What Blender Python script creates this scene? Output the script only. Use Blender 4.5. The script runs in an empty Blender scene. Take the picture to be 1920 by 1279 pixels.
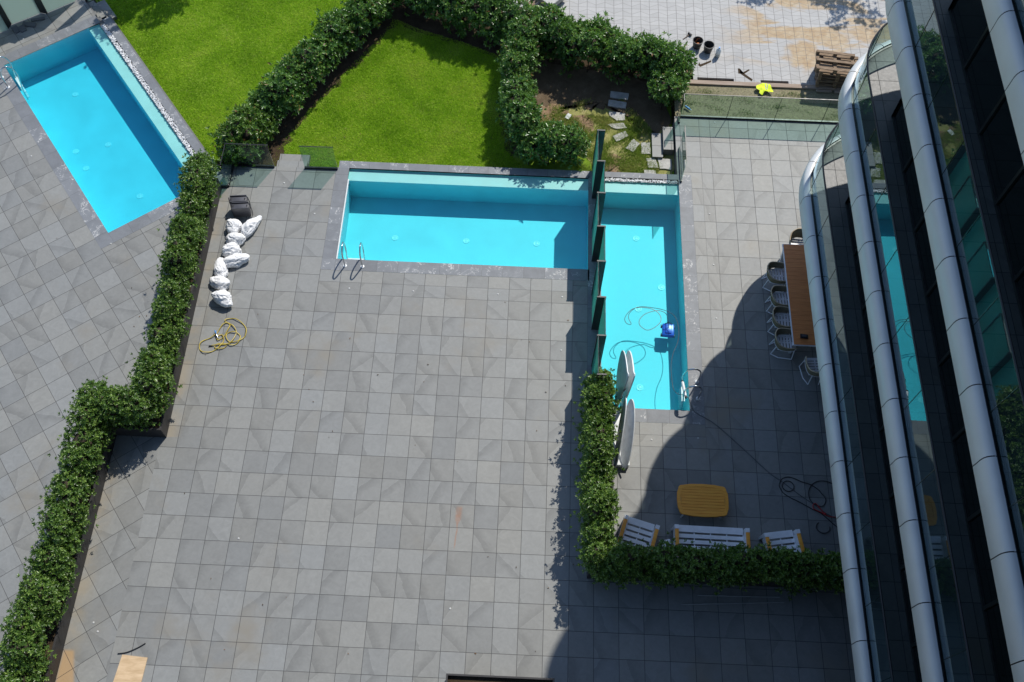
import bpy, bmesh, math, random
import numpy as np
from mathutils import Vector, Matrix, noise as mnoise

random.seed(7); rng = np.random.default_rng(7)
sc = bpy.context.scene
C = sc.collection

# ------------------------------------------------------------------ camera, sky, sun, exposure
cam_d = bpy.data.cameras.new('camera'); cam = bpy.data.objects.new('camera', cam_d); C.objects.link(cam)
R = Matrix(((0.99905479, -0.04313573, 0.00537045),
            (0.04059380, 0.88164624, -0.47016172),
            (0.01554593, 0.46993533, 0.88256394)))
cam.matrix_world = Matrix.Translation((-1.5108, -11.5097, 23.7366)) @ R.to_4x4()
cam_d.sensor_width = 36.0; cam_d.lens = 34.393; cam_d.clip_start = 0.1; cam_d.clip_end = 900
sc.camera = cam

SUN_V = Vector((0.39, 0.75, 1.0)).normalized()
wd = bpy.data.worlds.new('World'); sc.world = wd; wd.use_nodes = True
wn = wd.node_tree.nodes; wl = wd.node_tree.links
sky = wn.new('ShaderNodeTexSky'); sky.sky_type = 'NISHITA'; sky.sun_disc = False
sky.sun_elevation = math.asin(SUN_V.z); sky.sun_rotation = math.atan2(SUN_V.x, SUN_V.y)
sky.air_density = 1.0; sky.dust_density = 0.4; sky.ozone_density = 2.2
wn['Background'].inputs['Strength'].default_value = 0.15
wl.new(sky.outputs[0], wn['Background'].inputs[0])
sl = bpy.data.lights.new('sun', 'SUN'); sl.energy = 4.35; sl.angle = math.radians(0.53); sl.color = (1.0, 0.955, 0.88)
so = bpy.data.objects.new('sun', sl); C.objects.link(so)
so.rotation_euler = (-SUN_V).to_track_quat('-Z', 'Y').to_euler(); so.location = SUN_V * 60
vs = sc.view_settings
vs.view_transform = 'Standard'; vs.look = 'None'; vs.gamma = 1.0; vs.exposure = 0.0
sc.render.engine = 'CYCLES'
cy = sc.cycles
cy.max_bounces = 8; cy.transparent_max_bounces = 24; cy.diffuse_bounces = 3; cy.glossy_bounces = 4
cy.caustics_reflective = False; cy.caustics_refractive = False; cy.sample_clamp_indirect = 4.0

# ------------------------------------------------------------------ helpers
def tag(o, label=None, cat=None, group=None, kind=None):
    if label: o['label'] = label
    if cat: o['category'] = cat
    if group: o['group'] = group
    if kind: o['kind'] = kind
    return o

def thing(name, label, cat, loc=(0, 0, 0), rz=0.0, group=None):
    o = bpy.data.objects.new(name, None); C.objects.link(o)
    o.empty_display_size = 0.1
    o.location = loc; o.rotation_euler = (0, 0, rz)
    return tag(o, label, cat, group)

class MB:
    def __init__(s): s.v = []; s.f = []; s.uv = []; s.hasuv = False
    def add(s, vs, fs, uvs=None):
        o = len(s.v); s.v += [tuple(a) for a in vs]
        for i, f in enumerate(fs):
            s.f.append(tuple(a + o for a in f))
            s.uv.append(uvs[i] if uvs else None)
        if uvs: s.hasuv = True
        return s
    def hexa(s, p):   # 8 points, bottom 4 ccw, top 4 ccw
        return s.add(p, [(3, 2, 1, 0), (4, 5, 6, 7), (0, 1, 5, 4), (1, 2, 6, 5), (2, 3, 7, 6), (3, 0, 4, 7)])
    def box(s, x0, x1, y0, y1, z0, z1, M=None):
        p = [Vector(a) for a in ((x0, y0, z0), (x1, y0, z0), (x1, y1, z0), (x0, y1, z0), (x0, y0, z1), (x1, y0, z1), (x1, y1, z1), (x0, y1, z1))]
        if M is not None: p = [M @ a for a in p]
        return s.hexa(p)
    def bbox(s, x0, x1, y0, y1, z0, z1, b=0.006, M=None):   # box with chamfered edges
        bm = bmesh.new(); bmesh.ops.create_cube(bm, size=1)
        for v in bm.verts:
            v.co = Vector(((x0 + x1) / 2 + v.co.x * (x1 - x0), (y0 + y1) / 2 + v.co.y * (y1 - y0), (z0 + z1) / 2 + v.co.z * (z1 - z0)))
        bmesh.ops.bevel(bm, geom=bm.edges[:], offset=b, segments=2, affect='EDGES', profile=0.6)
        bm.verts.ensure_lookup_table(); bm.verts.index_update()
        vs = [(M @ v.co) if M is not None else v.co.copy() for v in bm.verts]
        fs = [tuple(v.index for v in f.verts) for f in bm.faces]; bm.free()
        return s.add(vs, fs)
    def prism(s, poly, z0, z1, top=True, bottom=True):
        n = len(poly)
        vs = [(x, y, z0) for x, y in poly] + [(x, y, z1) for x, y in poly]
        fs = [(i, (i + 1) % n, n + (i + 1) % n, n + i) for i in range(n)]
        if top: fs.append(tuple(range(n, 2 * n)))
        if bottom: fs.append(tuple(range(n - 1, -1, -1)))
        return s.add(vs, fs)
    def tube(s, pts, r, seg=8, closed=False, caps=True):
        pts = [Vector(p) for p in pts]; n = len(pts)
        rs = r if isinstance(r, (list, tuple)) else [r] * n
        rings = []; up = None
        for i, p in enumerate(pts):
            if closed: t = pts[(i + 1) % n] - pts[i - 1]
            else: t = pts[min(i + 1, n - 1)] - pts[max(i - 1, 0)]
            if t.length < 1e-9: t = Vector((0, 0, 1))
            t.normalize()
            if up is None:
                up = Vector((0, 0, 1)) if abs(t.z) < 0.9 else Vector((1, 0, 0))
            a = up - t * up.dot(t)
            if a.length < 1e-6: a = t.orthogonal()
            a.normalize(); b = t.cross(a); up = a
            rings.append([p + (a * math.cos(q) + b * math.sin(q)) * rs[i] for q in [2 * math.pi * k / seg for k in range(seg)]])
        vs = [v for rg in rings for v in rg]; fs = []
        m = n if closed else n - 1
        for i in range(m):
            j = (i + 1) % n
            for k in range(seg):
                l = (k + 1) % seg
                fs.append((i * seg + k, i * seg + l, j * seg + l, j * seg + k))
        if caps and not closed:
            fs.append(tuple(range(seg - 1, -1, -1))); fs.append(tuple((n - 1) * seg + k for k in range(seg)))
        return s.add(vs, fs)
    def lathe(s, prof, cx=0, cy=0, cz=0, seg=24, cap0=True, cap1=True, M=None):
        vs = []; fs = []
        for r, z in prof:
            for k in range(seg):
                a = 2 * math.pi * k / seg
                p = Vector((cx + r * math.cos(a), cy + r * math.sin(a), cz + z)); vs.append(M @ p if M is not None else p)
        for i in range(len(prof) - 1):
            for k in range(seg):
                l = (k + 1) % seg
                fs.append((i * seg + k, i * seg + l, (i + 1) * seg + l, (i + 1) * seg + k))
        if cap0: fs.append(tuple(range(seg - 1, -1, -1)))
        if cap1: fs.append(tuple((len(prof) - 1) * seg + k for k in range(seg)))
        return s.add(vs, fs)
    def build(s, name, mat, parent=None, smooth=False, M=None):
        me = bpy.data.meshes.new(name)
        me.from_pydata([tuple(v) for v in s.v], [], s.f)
        if s.hasuv:
            ul = me.uv_layers.new(name='UVMap')
            for p, u in zip(me.polygons, s.uv):
                if u:
                    for li, c in zip(p.loop_indices, u): ul.data[li].uv = c
        if mat: me.materials.append(mat)
        me.validate()
        if smooth:
            for p in me.polygons: p.use_smooth = True
            if smooth != 'all':
                try: me.set_sharp_from_angle(angle=math.radians(38))
                except Exception: pass
        o = bpy.data.objects.new(name, me); C.objects.link(o)
        if parent: o.parent = parent
        if M is not None: o.matrix_local = M
        return o

def catmull(pts, n=8, closed=False):
    P = [Vector(p) for p in pts]; out = []; m = len(P)
    rg = range(m) if closed else range(m - 1)
    for i in rg:
        if closed: a, b, c, d = P[i - 1], P[i], P[(i + 1) % m], P[(i + 2) % m]
        else: a, b, c, d = P[max(i - 1, 0)], P[i], P[i + 1], P[min(i + 2, m - 1)]
        for k in range(n):
            t = k / n
            out.append(0.5 * ((2 * b) + (c - a) * t + (2 * a - 5 * b + 4 * c - d) * t * t + (-a + 3 * b - 3 * c + d) * t ** 3))
    if not closed: out.append(P[-1])
    return out

# ------------------------------------------------------------------ material helpers
class NT:
    def __init__(s, name):
        s.m = bpy.data.materials.new(name); s.m.use_nodes = True
        s.t = s.m.node_tree; s.n = s.t.nodes; s.l = s.t.links
        s.p = s.n['Principled BSDF']; s.out = s.n['Material Output']
    def node(s, kind, **kw):
        nd = s.n.new(kind)
        for k, v in kw.items():
            if k.startswith('_'): nd.inputs[k[1:].replace('_', ' ')].default_value = v
            else: setattr(nd, k, v)
        return nd
    def lk(s, a, b): s.l.new(a, b)
    def math(s, op, a, b=None, c=None, clamp=False):
        nd = s.n.new('ShaderNodeMath'); nd.operation = op; nd.use_clamp = clamp
        for i, x in enumerate((a, b, c)):
            if x is None: continue
            if isinstance(x, (int, float)): nd.inputs[i].default_value = x
            else: s.lk(x, nd.inputs[i])
        return nd.outputs[0]
    def mix(s, f, a, b, mode='MIX'):
        nd = s.n.new('ShaderNodeMix'); nd.data_type = 'RGBA'; nd.blend_type = mode
        for i, x in ((0, f), (6, a), (7, b)):
            if isinstance(x, (int, float)): nd.inputs[i].default_value = x
            elif isinstance(x, tuple): nd.inputs[i].default_value = (*x, 1) if len(x) == 3 else x
            else: s.lk(x, nd.inputs[i])
        return nd.outputs[2]
    def ramp(s, f, stops):
        nd = s.n.new('ShaderNodeValToRGB'); e = nd.color_ramp.elements
        while len(e) < len(stops): e.new(0.5)
        for q, (p, c) in zip(e, stops):
            q.position = p; q.color = (*c, 1) if len(c) == 3 else c
        s.lk(f, nd.inputs[0]); return nd.outputs[0]
    def noise(s, vec, scale, detail=3, rough=0.5, dist=0.0, dim='3D', w=None):
        nd = s.n.new('ShaderNodeTexNoise'); nd.noise_dimensions = dim
        nd.inputs['Scale'].default_value = scale; nd.inputs['Detail'].default_value = detail
        nd.inputs['Roughness'].default_value = rough; nd.inputs['Distortion'].default_value = dist
        if vec is not None: s.lk(vec, nd.inputs['Vector'])
        return nd.outputs[0]
    def coord(s, which='Object'): return s.n.new('ShaderNodeTexCoord').outputs[which]
    def bump(s, h, strength=0.2, dist=0.01):
        nd = s.n.new('ShaderNodeBump'); nd.inputs['Strength'].default_value = strength; nd.inputs['Distance'].default_value = dist
        s.lk(h, nd.inputs['Height']); s.lk(nd.outputs[0], s.p.inputs['Normal']); return nd
    def smooth(s, x, a, b):
        nd = s.n.new('ShaderNodeMapRange'); nd.interpolation_type = 'SMOOTHSTEP'
        nd.inputs['From Min'].default_value = a; nd.inputs['From Max'].default_value = b
        s.lk(x, nd.inputs['Value']); return nd.outputs[0]

def simple(name, col, rough=0.5, metal=0.0, var=0.12, scale=6.0, bump=0.0, bscale=60, spec=0.5, coat=0.0):
    t = NT(name); t.p.inputs['Roughness'].default_value = rough; t.p.inputs['Metallic'].default_value = metal
    t.p.inputs['Specular IOR Level'].default_value = spec; t.p.inputs['Coat Weight'].default_value = coat
    co = t.coord(); f = t.noise(co, scale, 4)
    d = tuple(max(0, c * (1 - var * 1.6)) for c in col); e = tuple(min(1, c * (1 + var)) for c in col)
    t.lk(t.ramp(f, [(0.3, d), (0.7, e)]), t.p.inputs['Base Color'])
    rr = t.math('MULTIPLY_ADD', f, 0.25, rough - 0.12, clamp=True); t.lk(rr, t.p.inputs['Roughness'])
    if bump: t.bump(t.noise(co, bscale, 3), bump)
    return t.m

# ---- paving tiles (UV: one unit = one tile)
def tile_mat(name, base, dark_amt=0.18, grout=(0.030, 0.030, 0.030), gw=0.0085, rough=0.55, stain=False):
    t = NT(name); uv = t.n.new('ShaderNodeUVMap').outputs[0]
    sep = t.node('ShaderNodeSeparateXYZ'); t.lk(uv, sep.inputs[0]); U, V = sep.outputs[0], sep.outputs[1]
    fu, fv = t.math('FRACT', U), t.math('FRACT', V)
    cell = t.node('ShaderNodeVectorMath', operation='FLOOR'); t.lk(uv, cell.inputs[0])
    wn1 = t.node('ShaderNodeTexWhiteNoise', noise_dimensions='2D'); t.lk(cell.outputs[0], wn1.inputs[0])
    sc3 = t.node('ShaderNodeSeparateColor'); t.lk(wn1.outputs[1], sc3.inputs[0]); r1, r2, r3 = sc3.outputs[0], sc3.outputs[1], sc3.outputs[2]
    r4 = wn1.outputs[0]
    eu = t.math('MINIMUM', fu, t.math('SUBTRACT', 1.0, fu)); ev = t.math('MINIMUM', fv, t.math('SUBTRACT', 1.0, fv))
    e = t.math('MINIMUM', eu, ev)
    gm = t.math('SUBTRACT', 1.0, t.smooth(e, gw * 0.6, gw * 1.7))
    # flipped local coordinates
    f1 = t.math('ROUND', r1); f2 = t.math('ROUND', r2)
    xu = t.math('ABSOLUTE', t.math('SUBTRACT', fu, f1)); xv = t.math('ABSOLUTE', t.math('SUBTRACT', fv, f2))
    off = t.node('ShaderNodeVectorMath', operation='MULTIPLY_ADD'); t.lk(cell.outputs[0], off.inputs[0]); off.inputs[1].default_value = (7.31, 3.77, 0); t.lk(uv, off.inputs[2])
    nz = t.noise(off.outputs[0], 1.3, 3, 0.5, 0.6); nf = t.noise(off.outputs[0], 9.0, 5, 0.65, 0.4); nb = t.noise(off.outputs[0], 2.6, 4, 0.6, 1.4)
    slope = t.math('MULTIPLY_ADD', r3, 0.9, 0.25)
    d = t.math('ADD', t.math('ADD', xu, t.math('MULTIPLY', xv, slope)), t.math('MULTIPLY_ADD', nz, 0.30, -0.15))
    thr = t.math('MULTIPLY_ADD', r4, 2.4, -0.4)
    dd = t.math('SUBTRACT', d, thr)
    darkz = t.math('MULTIPLY', t.smooth(dd, -0.02, 0.02), t.math('SUBTRACT', 1.0, t.smooth(dd, 0.02, 0.6)))
    vein = t.math('SUBTRACT', 1.0, t.smooth(t.math('ABSOLUTE', t.math('ADD', dd, 0.008)), 0.0, 0.02))
    vein = t.math('MULTIPLY', vein, t.smooth(nf, 0.4, 0.62))
    val = t.math('MULTIPLY_ADD', r1, 0.21, 0.915)
    val = t.math('MULTIPLY', val, t.math('MULTIPLY_ADD', nf, 0.20, 0.90))
    val = t.math('MULTIPLY', val, t.math('MULTIPLY_ADD', nb, 0.36, 0.82))
    val = t.math('SUBTRACT', val, t.math('MULTIPLY', darkz, dark_amt))
    val = t.math('ADD', val, t.math('MULTIPLY', vein, 0.17))
    hue = t.mix(r2, (base[0] * 1.015, base[1] * 1.0, base[2] * 0.965), (base[0] * 0.985, base[1] * 1.0, base[2] * 1.015))
    comb = t.node('ShaderNodeCombineColor'); [t.lk(val, comb.inputs[i]) for i in range(3)]
    col = t.mix(1.0, hue, comb.outputs[0], 'MULTIPLY')
    ob = t.coord('Object')
    big = t.noise(ob, 0.35, 4, 0.6); col = t.mix(t.smooth(big, 0.56, 0.74), col, (base[0] * 1.02, base[1] * 0.93, base[2] * 0.80))
    if stain:
        so_ = t.node('ShaderNodeSeparateXYZ'); t.lk(ob, so_.inputs[0]); X, Y = so_.outputs[0], so_.outputs[1]
        wob = t.math('MULTIPLY_ADD', t.noise(ob, 3.0, 3), 0.16, -0.08)
        cx = t.math('MULTIPLY_ADD', t.math('ADD', Y, 4.2), 0.06, -2.815)
        ax = t.math('ABSOLUTE', t.math('ADD', t.math('SUBTRACT', X, cx), t.math('MULTIPLY', wob, 0.35)))
        wdt = t.math('MULTIPLY_ADD', t.smooth(Y, -4.15, -3.95), 0.055, 0.018)
        sm = t.math('SUBTRACT', 1.0, t.smooth(t.math('DIVIDE', ax, wdt), 0.4, 1.5))
        sm = t.math('MULTIPLY', sm, t.math('MULTIPLY', t.smooth(Y, -4.8, -4.6), t.math('SUBTRACT', 1.0, t.smooth(Y, -3.72, -3.6))))
        sm = t.math('MULTIPLY', sm, t.math('MULTIPLY_ADD', t.noise(ob, 14, 3), 1.0, 0.05))
        col = t.mix(t.math('MULTIPLY', sm, 0.9), col, (0.30, 0.14, 0.07))
        # sandy residue beside the long planter wall
        wx = t.math('MULTIPLY_ADD', t.smooth(Y, -2.2, -2.1), 1.27, -11.74)
        dx = t.math('SUBTRACT', X, wx)
        near = t.math('MULTIPLY', t.math('MULTIPLY', t.math('SUBTRACT', 1.0, t.smooth(dx, 0.02, 0.42)), t.smooth(dx, -0.3, -0.2)), t.smooth(t.noise(ob, 1.1, 4, 0.6), 0.36, 0.62))
        col = t.mix(t.math('MULTIPLY', near, 0.5), col, (0.33, 0.27, 0.18))
        so2 = t.math('MULTIPLY', t.math('SUBTRACT', 1.0, t.smooth(t.math('ADD', dx, t.math('MULTIPLY', Y, 0.25)), -1.75, -1.65)), t.math('MULTIPLY', t.math('SUBTRACT', 1.0, t.smooth(Y, -7.6, -7.5)), t.smooth(dx, -.1, 0.0)))
        col = t.mix(t.math('MULTIPLY', so2, 0.8), col, (0.42, 0.27, 0.13))
    col = t.mix(t.math('MULTIPLY', gm, 0.88), col, grout)
    t.lk(col, t.p.inputs['Base Color'])
    rg = t.math('MULTIPLY_ADD', nf, 0.22, rough - 0.11); t.lk(t.math('MAXIMUM', rg, t.math('MULTIPLY', gm, 0.9)), t.p.inputs['Roughness'])
    t.p.inputs['Specular IOR Level'].default_value = 0.42
    t.bump(t.math('SUBTRACT', t.math('MULTIPLY', nf, 0.15), gm), 0.25, 0.004)
    return t.m

def coping_mat():
    t = NT('bluish_stone_coping'); uv = t.n.new('ShaderNodeUVMap').outputs[0]
    sep = t.node('ShaderNodeSeparateXYZ'); t.lk(uv, sep.inputs[0]); U = sep.outputs[0]
    fu = t.math('FRACT', U); e = t.math('MINIMUM', fu, t.math('SUBTRACT', 1.0, fu))
    gm = t.math('SUBTRACT', 1.0, t.smooth(e, 0.003, 0.009))
    cell = t.math('FLOOR', U)
    wn1 = t.node('ShaderNodeTexWhiteNoise', noise_dimensions='1D'); t.lk(cell, wn1.inputs['W']); r = wn1.outputs[0]
    cc = t.node('ShaderNodeCombineXYZ'); t.lk(t.math('MULTIPLY', cell, 5.3), cc.inputs[1])
    av = t.node('ShaderNodeVectorMath', operation='ADD'); t.lk(uv, av.inputs[0]); t.lk(cc.outputs[0], av.inputs[1]); co = av.outputs[0]
    n1 = t.noise(co, 1.6, 5, 0.6, 1.0); n2 = t.noise(co, 1.2, 3, 0.55, 2.2); n3 = t.noise(co, 14, 4, 0.7)
    v = t.math('SUBTRACT', 1.0, t.smooth(t.math('ABSOLUTE', t.math('SUBTRACT', n2, 0.5)), 0.0, 0.028))
    v = t.math('MULTIPLY', v, t.math('MULTIPLY', t.smooth(r, 0.30, 0.62), t.smooth(n1, 0.44, 0.60)))
    v = t.math('MULTIPLY', v, t.smooth(n3, 0.35, 0.55))
    val = t.math('MULTIPLY_ADD', n1, 0.12, 0.135); val = t.math('ADD', val, t.math('MULTIPLY_ADD', r, 0.04, -0.02)); val = t.math('ADD', val, t.math('MULTIPLY_ADD', n3, 0.05, -0.025))
    comb = t.node('ShaderNodeCombineColor'); [t.lk(val, comb.inputs[i]) for i in range(3)]
    col = t.mix(1.0, comb.outputs[0], (0.97, 1.02, 1.08), 'MULTIPLY')
    col = t.mix(v, col, (0.62, 0.61, 0.58))
    col = t.mix(t.math('MULTIPLY', gm, 0.7), col, (0.06, 0.06, 0.06))
    t.lk(col, t.p.inputs['Base Color']); t.p.inputs['Roughness'].default_value = 0.55; t.p.inputs['Specular IOR Level'].default_value = 0.35
    t.bump(n3, 0.15, 0.003)
    return t.m

def white_paving_mat():
    t = NT('pale_rhombus_paving'); ob = t.coord('Object')
    sep = t.node('ShaderNodeSeparateXYZ'); t.lk(ob, sep.inputs[0]); X, Y = sep.outputs[0], sep.outputs[1]
    wv = t.math('MULTIPLY_ADD', Y, 0.02, 0.0)
    u = t.math('DIVIDE', t.math('ADD', X, 0.54), 0.3); fu = t.math('FRACT', u); cu = t.math('FLOOR', u)
    par = t.math('MULTIPLY', t.math('FRACT', t.math('MULTIPLY', cu, 0.5)), 2.0)   # 0 or 1
    sg = t.math('MULTIPLY_ADD', par, 2.0, -1.0)
    v = t.math('DIVIDE', Y, 0.36); fv = t.math('FRACT', v)
    eh = t.math('MINIMUM', fv, t.math('SUBTRACT', 1.0, fv))
    sl_ = t.math('ADD', v, t.math('MULTIPLY_ADD', t.math('MULTIPLY', t.math('SUBTRACT', fu, 0.5), sg), 0.40, 0.5)); fs = t.math('FRACT', sl_)
    es = t.math('MINIMUM', fs, t.math('SUBTRACT', 1.0, fs))
    eu = t.math('MINIMUM', fu, t.math('SUBTRACT', 1.0, fu))
    g1 = t.math('SUBTRACT', 1.0, t.smooth(eu, 0.012, 0.036)); g2 = t.math('SUBTRACT', 1.0, t.smooth(t.math('MINIMUM', eh, es), 0.010, 0.034))
    cc = t.node('ShaderNodeCombineXYZ'); t.lk(cu, cc.inputs[0]); t.lk(t.math('FLOOR', v), cc.inputs[1]); t.lk(t.math('FLOOR', sl_), cc.inputs[2])
    w = t.node('ShaderNodeTexWhiteNoise', noise_dimensions='3D'); t.lk(cc.outputs[0], w.inputs[0])
    nf = t.noise(ob, 9, 5, 0.65); nb = t.noise(ob, 0.9, 4, 0.6)
    val = t.math('MULTIPLY_ADD', w.outputs[0], 0.05, 0.40); val = t.math('ADD', val, t.math('MULTIPLY_ADD', nf, 0.09, -0.045)); val = t.math('ADD', val, t.math('MULTIPLY_ADD', nb, 0.10, -0.05))
    comb = t.node('ShaderNodeCombineColor'); [t.lk(val, comb.inputs[i]) for i in range(3)]
    col = t.mix(1.0, comb.outputs[0], (1.0, 0.985, 0.95), 'MULTIPLY')
    # ochre sand smears
    mp = t.node('ShaderNodeMapping'); mp.inputs['Scale'].default_value = (0.34, 1.15, 1); mp.inputs['Rotation'].default_value = (0, 0, 0.16); t.lk(ob, mp.inputs[0])
    s1 = t.noise(mp.outputs[0], 1.0, 5, 0.55, 0.9)
    gate = t.math('MULTIPLY', t.smooth(X, 4.3, 6.4), t.smooth(t.math('ADD', Y, t.math('MULTIPLY', X, 0.02)), 11.7, 12.35))
    s1 = t.math('MULTIPLY', t.smooth(s1, 0.475, 0.56), gate)
    # dense smear beside the pallets
    ex = t.math('DIVIDE', t.math('SUBTRACT', X, 7.55), 0.75); ey = t.math('DIVIDE', t.math('SUBTRACT', Y, 12.25), 0.8)
    rr = t.math('SQRT', t.math('ADD', t.math('MULTIPLY', ex, ex), t.math('MULTIPLY', ey, ey)))
    s2 = t.math('SUBTRACT', 1.0, t.smooth(t.math('ADD', rr, t.math('MULTIPLY_ADD', t.noise(ob, 2.2, 4), 1.4, -0.7)), 0.6, 1.1))
    s = t.math('MAXIMUM', s1, s2)
    ocol = t.ramp(t.noise(ob, 5, 5, 0.6, 0.6), [(0.3, (0.36, 0.22, 0.09)), (0.7, (0.50, 0.39, 0.24))])
    col = t.mix(t.math('MULTIPLY', s, 0.85), col, ocol)
    # grey cement smudge
    ex = t.math('DIVIDE', t.math('SUBTRACT', X, 5.4), 0.6); ey = t.math('DIVIDE', t.math('SUBTRACT', Y, 11.95), 0.45)
    rr = t.math('SQRT', t.math('ADD', t.math('MULTIPLY', ex, ex), t.math('MULTIPLY', ey, ey)))
    sm = t.math('MULTIPLY', t.math('SUBTRACT', 1.0, t.smooth(rr, 0.2, 1.1)), t.smooth(t.noise(ob, 3.5, 4), 0.4, 0.65))
    col = t.mix(t.math('MULTIPLY', sm, 0.7), col, (0.33, 0.33, 0.33))
    col = t.mix(t.math('MULTIPLY', g2, 0.65), col, (0.19, 0.18, 0.16)); col = t.mix(t.math('MULTIPLY', g1, 0.8), col, (0.13, 0.12, 0.11))
    t.lk(col, t.p.inputs['Base Color']); t.p.inputs['Roughness'].default_value = 0.8
    t.bump(t.math('SUBTRACT', t.math('MULTIPLY', nf, 0.4), t.math('MAXIMUM', g1, g2)), 0.3, 0.004)
    return t.m

def leaf_mat(name, c_dark, c_mid, c_light, rough=0.38, trans=0.25, accent=None):
    t = NT(name)
    at = t.node('ShaderNodeAttribute', attribute_name='rnd'); r = at.outputs['Fac']
    stops = [(0.0, c_dark), (0.45, c_mid), (0.93, c_light)]
    if accent: stops.append((0.97, accent))
    col = t.ramp(r, stops)
    t.lk(col, t.p.inputs['Base Color']); t.p.inputs['Roughness'].default_value = rough
    t.p.inputs['Specular IOR Level'].default_value = 0.5
    tr = t.node('ShaderNodeBsdfTranslucent'); t.lk(t.mix(0.5, col, (0.20, 0.42, 0.03)), tr.inputs[0])
    mx = t.node('ShaderNodeMixShader'); mx.inputs[0].default_value = trans
    t.lk(t.p.outputs[0], mx.inputs[1]); t.lk(tr.outputs[0], mx.inputs[2]); t.lk(mx.outputs[0], t.out.inputs[0])
    return t.m

def schlick(t, f0, boost=1.0, front_only=True, normal=None):
    ge = t.node('ShaderNodeNewGeometry')
    dt = t.node('ShaderNodeVectorMath', operation='DOT_PRODUCT'); t.lk(normal if normal is not None else ge.outputs['Normal'], dt.inputs[0]); t.lk(ge.outputs['Incoming'], dt.inputs[1])
    c_ = t.math('ABSOLUTE', dt.outputs['Value']); f = t.math('MULTIPLY_ADD', t.math('POWER', t.math('SUBTRACT', 1.0, c_, clamp=True), 5.0), 1.0 - f0, f0)
    f = t.math('MULTIPLY', f, boost, clamp=True)
    if front_only: f = t.math('MULTIPLY', f, t.math('SUBTRACT', 1.0, ge.outputs['Backfacing']))
    return f
def glass_mat(name, tint, rough=0.0, boost=1.7, front=True, gtint=(1, 1, 1)):
    t = NT(name)
    tr = t.node('ShaderNodeBsdfTransparent'); tr.inputs[0].default_value = (*tint, 1)
    gl = t.node('ShaderNodeBsdfGlossy'); gl.inputs['Roughness'].default_value = rough; gl.inputs[0].default_value = (*gtint, 1)
    mx = t.node('ShaderNodeMixShader'); t.lk(schlick(t, 0.04, boost, front), mx.inputs[0])
    t.lk(tr.outputs[0], mx.inputs[1]); t.lk(gl.outputs[0], mx.inputs[2]); t.lk(mx.outputs[0], t.out.inputs[0])
    return t.m

def frosted_mat(name, col, tcol, tw=0.5):
    t = NT(name); t.p.inputs['Roughness'].default_value = 0.25
    nz = t.noise(t.coord(), 0.9, 3); t.lk(t.mix(nz, tuple(c * .85 for c in col), tuple(min(1, c * 1.12) for c in col)), t.p.inputs['Base Color'])
    tr = t.node('ShaderNodeBsdfTranslucent'); tr.inputs[0].default_value = (*tcol, 1)
    mx = t.node('ShaderNodeMixShader'); mx.inputs[0].default_value = tw
    t.lk(t.p.outputs[0], mx.inputs[1]); t.lk(tr.outputs[0], mx.inputs[2]); t.lk(mx.outputs[0], t.out.inputs[0])
    return t.m

def water_mat(name, acol, dens):
    t = NT(name); ob = t.coord()
    bp = t.node('ShaderNodeBump'); bp.inputs['Strength'].default_value = 0.25; bp.inputs['Distance'].default_value = 0.02
    t.lk(t.noise(ob, 7.0, 3, 0.5, 0.5), bp.inputs['Height']); pass
    tr = t.node('ShaderNodeBsdfTransparent'); gl = t.node('ShaderNodeBsdfGlossy'); gl.inputs['Roughness'].default_value = 0.03
    t.lk(bp.outputs[0], gl.inputs['Normal'])
    mx = t.node('ShaderNodeMixShader'); t.lk(schlick(t, 0.02, 1.0, True, bp.outputs[0]), mx.inputs[0])
    t.lk(tr.outputs[0], mx.inputs[1]); t.lk(gl.outputs[0], mx.inputs[2]); t.lk(mx.outputs[0], t.out.inputs[0])
    va = t.node('ShaderNodeVolumeAbsorption'); va.inputs[0].default_value = (*acol, 1); va.inputs[1].default_value = dens
    t.lk(va.outputs[0], t.out.inputs[1])
    return t.m

def wood_mat(name, c1, c2, rough=0.6, stretch=(1, 14, 14), scale=3.0):
    t = NT(name); mp = t.node('ShaderNodeMapping'); mp.inputs['Scale'].default_value = stretch; t.lk(t.coord(), mp.inputs[0])
    f = t.noise(mp.outputs[0], scale, 5, 0.6, 0.3); t.lk(t.ramp(f, [(0.3, c1), (0.72, c2)]), t.p.inputs['Base Color'])
    t.p.inputs['Roughness'].default_value = rough; t.bump(f, 0.15, 0.004); return t.m

def ground_mat(name, stops, scale=4.0, bump=0.8, bscale=40, rough=0.95, rough_n=0.7):
    t = NT(name); ob = t.coord(); f = t.noise(ob, scale, 8, rough_n, 0.4); g = t.noise(ob, bscale, 4, 0.7)
    f = t.math('MULTIPLY_ADD', g, 0.35, t.math('MULTIPLY', f, 0.65))
    t.lk(t.ramp(f, stops), t.p.inputs['Base Color']); t.p.inputs['Roughness'].default_value = rough; t.p.inputs['Specular IOR Level'].default_value = 0.15
    t.bump(g, bump, 0.02); return t.m

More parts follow.
